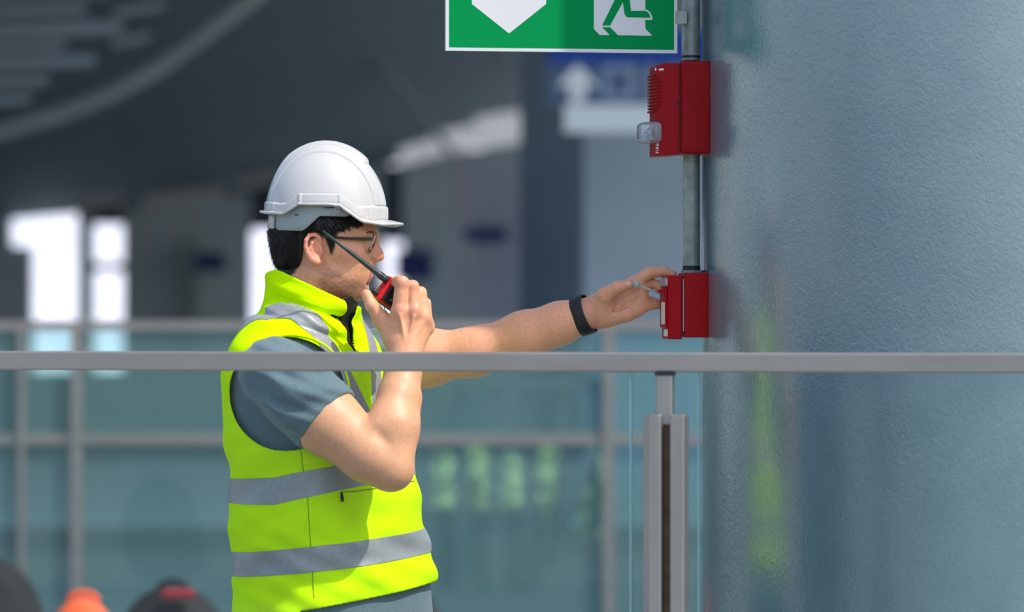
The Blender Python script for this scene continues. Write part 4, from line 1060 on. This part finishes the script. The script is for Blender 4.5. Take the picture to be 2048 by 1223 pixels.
# overhead direction sign
ds = thing('direction_sign', Q(1250, 265, 29), 'blue overhead direction sign with white up arrow, partly behind the exit sign', 'sign')
def dsl(name, px0, px1, py0, py1, dd, m, par=ds, th=.06):
    a, b = Q(px0, py0, 29+dd), Q(px1, py1, 29+dd); return obj(name, *box((a[0], a[1], b[2]), (b[0], a[1]+th, a[2])), m, par, bevel=.01)
dsl('top_band', 1096, 1480, 60, 128, -.02, 'sign_blue'); dsl('slate_panel', 1092, 1480, 120, 212, 0, 'sign_slate'); dsl('white_panel', 1128, 1480, 206, 264, 0, 'sign_pale')
obj('up_arrow', *prism([Q(a, b, 28.96) for a, b in ((1155, 128), (1198, 174), (1173, 172), (1169, 204), (1141, 204), (1137, 172), (1112, 174))], (0, -1, 0), .02), 'sign_pale', ds)
for x0, x1, y0, y1 in ((1205, 1270, 130, 142), (1258, 1270, 142, 196), (1205, 1217, 150, 196), (1205, 1262, 186, 196), (1292, 1304, 130, 196), (1304, 1350, 184, 196), (1338, 1350, 130, 186), (1312, 1332, 142, 156)):
    dsl('glyph_stroke', x0, x1, y0, y1, -.05, 'glyph', th=.03)
for x in (1140, 1440):
    a, b = Q(x, 60, 29), Q(x, -420, 29); obj('hanger_rod', *tube([a+(0, .03, 0), b+(0, .03, 0)], .02, 8), 'dark_metal', ds, smooth=True)

# far balustrade
FD = 17.7
fb = thing('glass_balustrade', Q(600, 0, FD)*np.array((1, 1, 0)), 'blurred steel and glass railing on the far side of the walkway behind the man', 'railing')
glass_mat('far_glass', (.74, .90, .90), haze=.145, hazecol=(.40, .69, .70))  # teal haze painted in to lift the tone behind the panes
def fbox(name, px0, px1, py0, py1, m, dy=0.0, th=.05, z0=None):
    a, b = Q(px0, py0, FD), Q(px1, py1, FD); return obj(name, *box((a[0], a[1]+dy, b[2] if z0 is None else z0), (b[0], a[1]+dy+th, a[2])), m, fb)
fbox('handrail', -700, 2600, 641, 660, 'rail_steel', -.02, .06); fbox('mid_rail', -700, 2600, 866, 888, 'rail_steel', -.03, .04)
for x in (45, 155, 690, 1217, 1760): fbox('post', x-(6 if x == 45 else 11), x+(6 if x == 45 else 11), 655, 900, 'rail_steel', -.05, .05, 0)
for x0, x1 in ((-700, 147), (163, 682), (698, 1209), (1225, 1752), (1768, 2600)): fbox('glass_pane', x0, x1, 660, 900, 'far_glass', .0, .012, .08)

# bar fence, brace and shrubs
FN = 21.0
fe = thing('bar_fence', Q(1010, 0, FN)*np.array((1, 1, 0)), 'dark upright bar fence with slanting brace behind the glass', 'fence')
for i in range(6):
    x = 852+68*i; a = Q(x-10, 765, FN); b = Q(x+10, 900, FN); obj('bar', *box((a[0], a[1], 0), (b[0], a[1]+.05, a[2])), 'slate_dark', fe)
a, b = Q(830, 758, FN), Q(1205, 778, FN); obj('top_rail', *box((a[0], a[1]-.02, b[2]), (b[0], a[1]+.07, a[2])), 'slate_dark', fe)
obj('brace', *tube([Q(1198, 868, FN-.1), Q(1082, 1122, FN-.1)], .058, 8), 'slate_dark', fe, smooth=True)
a, b = Q(815, 1010, FN), Q(1085, 0, FN); obj('kick_plate', *box((a[0], a[1]+.06, 0), (b[0], a[1]+.10, Q(0, 1020, FN)[2])), 'kerb_dark', fe)
def shrub(px, d, h, w, seed, label):
    r = np.random.default_rng(seed); g = Q(px, 0, d)*np.array((1, 1, 0)); t = thing('shrub', g, label, 'shrub', 'shrubs behind the bar fence'); V, F = [], []
    for i in range(420):
        u = r.normal(size=3); u /= np.linalg.norm(u); p = g+np.array((0, 0, h*.58))+u*np.array((w, w, h*.42))*r.uniform(.55, 1)
        a = r.normal(size=3); a /= np.linalg.norm(a); b = np.cross(a, u+.3*r.normal(size=3)); b /= np.linalg.norm(b)+1e-9; k = len(V); s = r.uniform(.03, .06)
        V += [p-a*s, p+b*s*.45, p+a*s, p-b*s*.45]; F.append((k, k+1, k+2, k+3))
    obj('foliage', V, F, 'leaf', t); obj('stem', *join([tube([g, g+np.array((r.normal(0, .05), r.normal(0, .05), h*.6))], .012, 6) for _ in range(3)]), 'twig', t)
for i, (x, nm) in enumerate(((885, 'leftmost'), (955, 'second from left'), (1022, 'third from left'), (1098, 'fourth from left'), (1190, 'rightmost'))):
    shrub(x, 22.3+.40*(i % 2), .68+.05*(i % 2), .09, 40+i, 'pale green shrub behind the bar fence, '+nm+' of five')

# bags on the paving
def bag(px, top, halfw, d, m, label, patch=False, lean=0.0, hh=1.0):
    g = Q(px, 0, d)*np.array((1, 1, 0)); zt_ = Q(0, top, d)[2]; t = thing('rucksack', g, label, 'bag', 'bags on the paving')
    w = halfw*d/FPX; F_ = Field()
    F_.ell(g+(lean*.6, 0, zt_*.5), (w, w*.62, zt_*.5), None, .05); F_.rc(g+(-w*.5, 0, zt_*.22), g+(w*.5, 0, zt_*.22), w*.42, w*.42, .06)
    F_.rc(g+(0, -w*.42, zt_*.25), g+(lean*.4, -w*.42, zt_*.42), w*.42, w*.36, .03)
    def ff(p, lo=None, hi=None): return smax(F_(p, lo, hi), .0-p[:, 2], .02)
    a, b = polygonise(ff, g+(-w*1.6-abs(lean), -w*1.6, -.02), g+(w*1.6+abs(lean), w*1.5, zt_+.1), .014); quad_obj('pack_body', a, b, m, t, 2)
    obj('carry_loop', *tube([g+(lean+.05*math.cos(q), .02, zt_-.018+.030*math.sin(q)) for q in np.linspace(.0, math.pi, 9)], .009, 8), m, t, smooth=True)
    for s in (-1, 1): obj('shoulder_strap', *tube([g+(lean+s*w*.4, w*.55, zt_-w*.5), g+(s*w*.5, w*.95, zt_*.6), g+(s*w*.55, w*.7, zt_*.2)], .018, 8), m, t, smooth=True)
    obj('pocket_zip', *tube([g+(lean*.4+w*.5*math.cos(q), -w*1.06, zt_*.42+w*.3*math.sin(q)) for q in np.linspace(.2, math.pi-.2, 11)], .006, 6), 'dark_metal', t, smooth=True)
    if patch:
        a, b = Q(330, 1172, d), Q(394, 1190, d); obj('red_patch', *box((a[0], g[1]-w*.62, b[2]), (b[0], g[1]-w*.45, a[2])), 'patch_red', t, bevel=.01)
bag(345, 1168, 122, 13.6, 'bag_black', 'black rounded rucksack with a red patch on the paving', True)
bag(165, 1192, 84, 13.2, 'bag_orange', 'orange rucksack between the two black ones')
bag(10, 1112, 118, 14.2, 'bag_black', 'tall black rucksack at the left edge', lean=-.10)
bag(835, 1200, 78, 14.0, 'bag_black', 'small black rucksack beyond the man\'s hip')
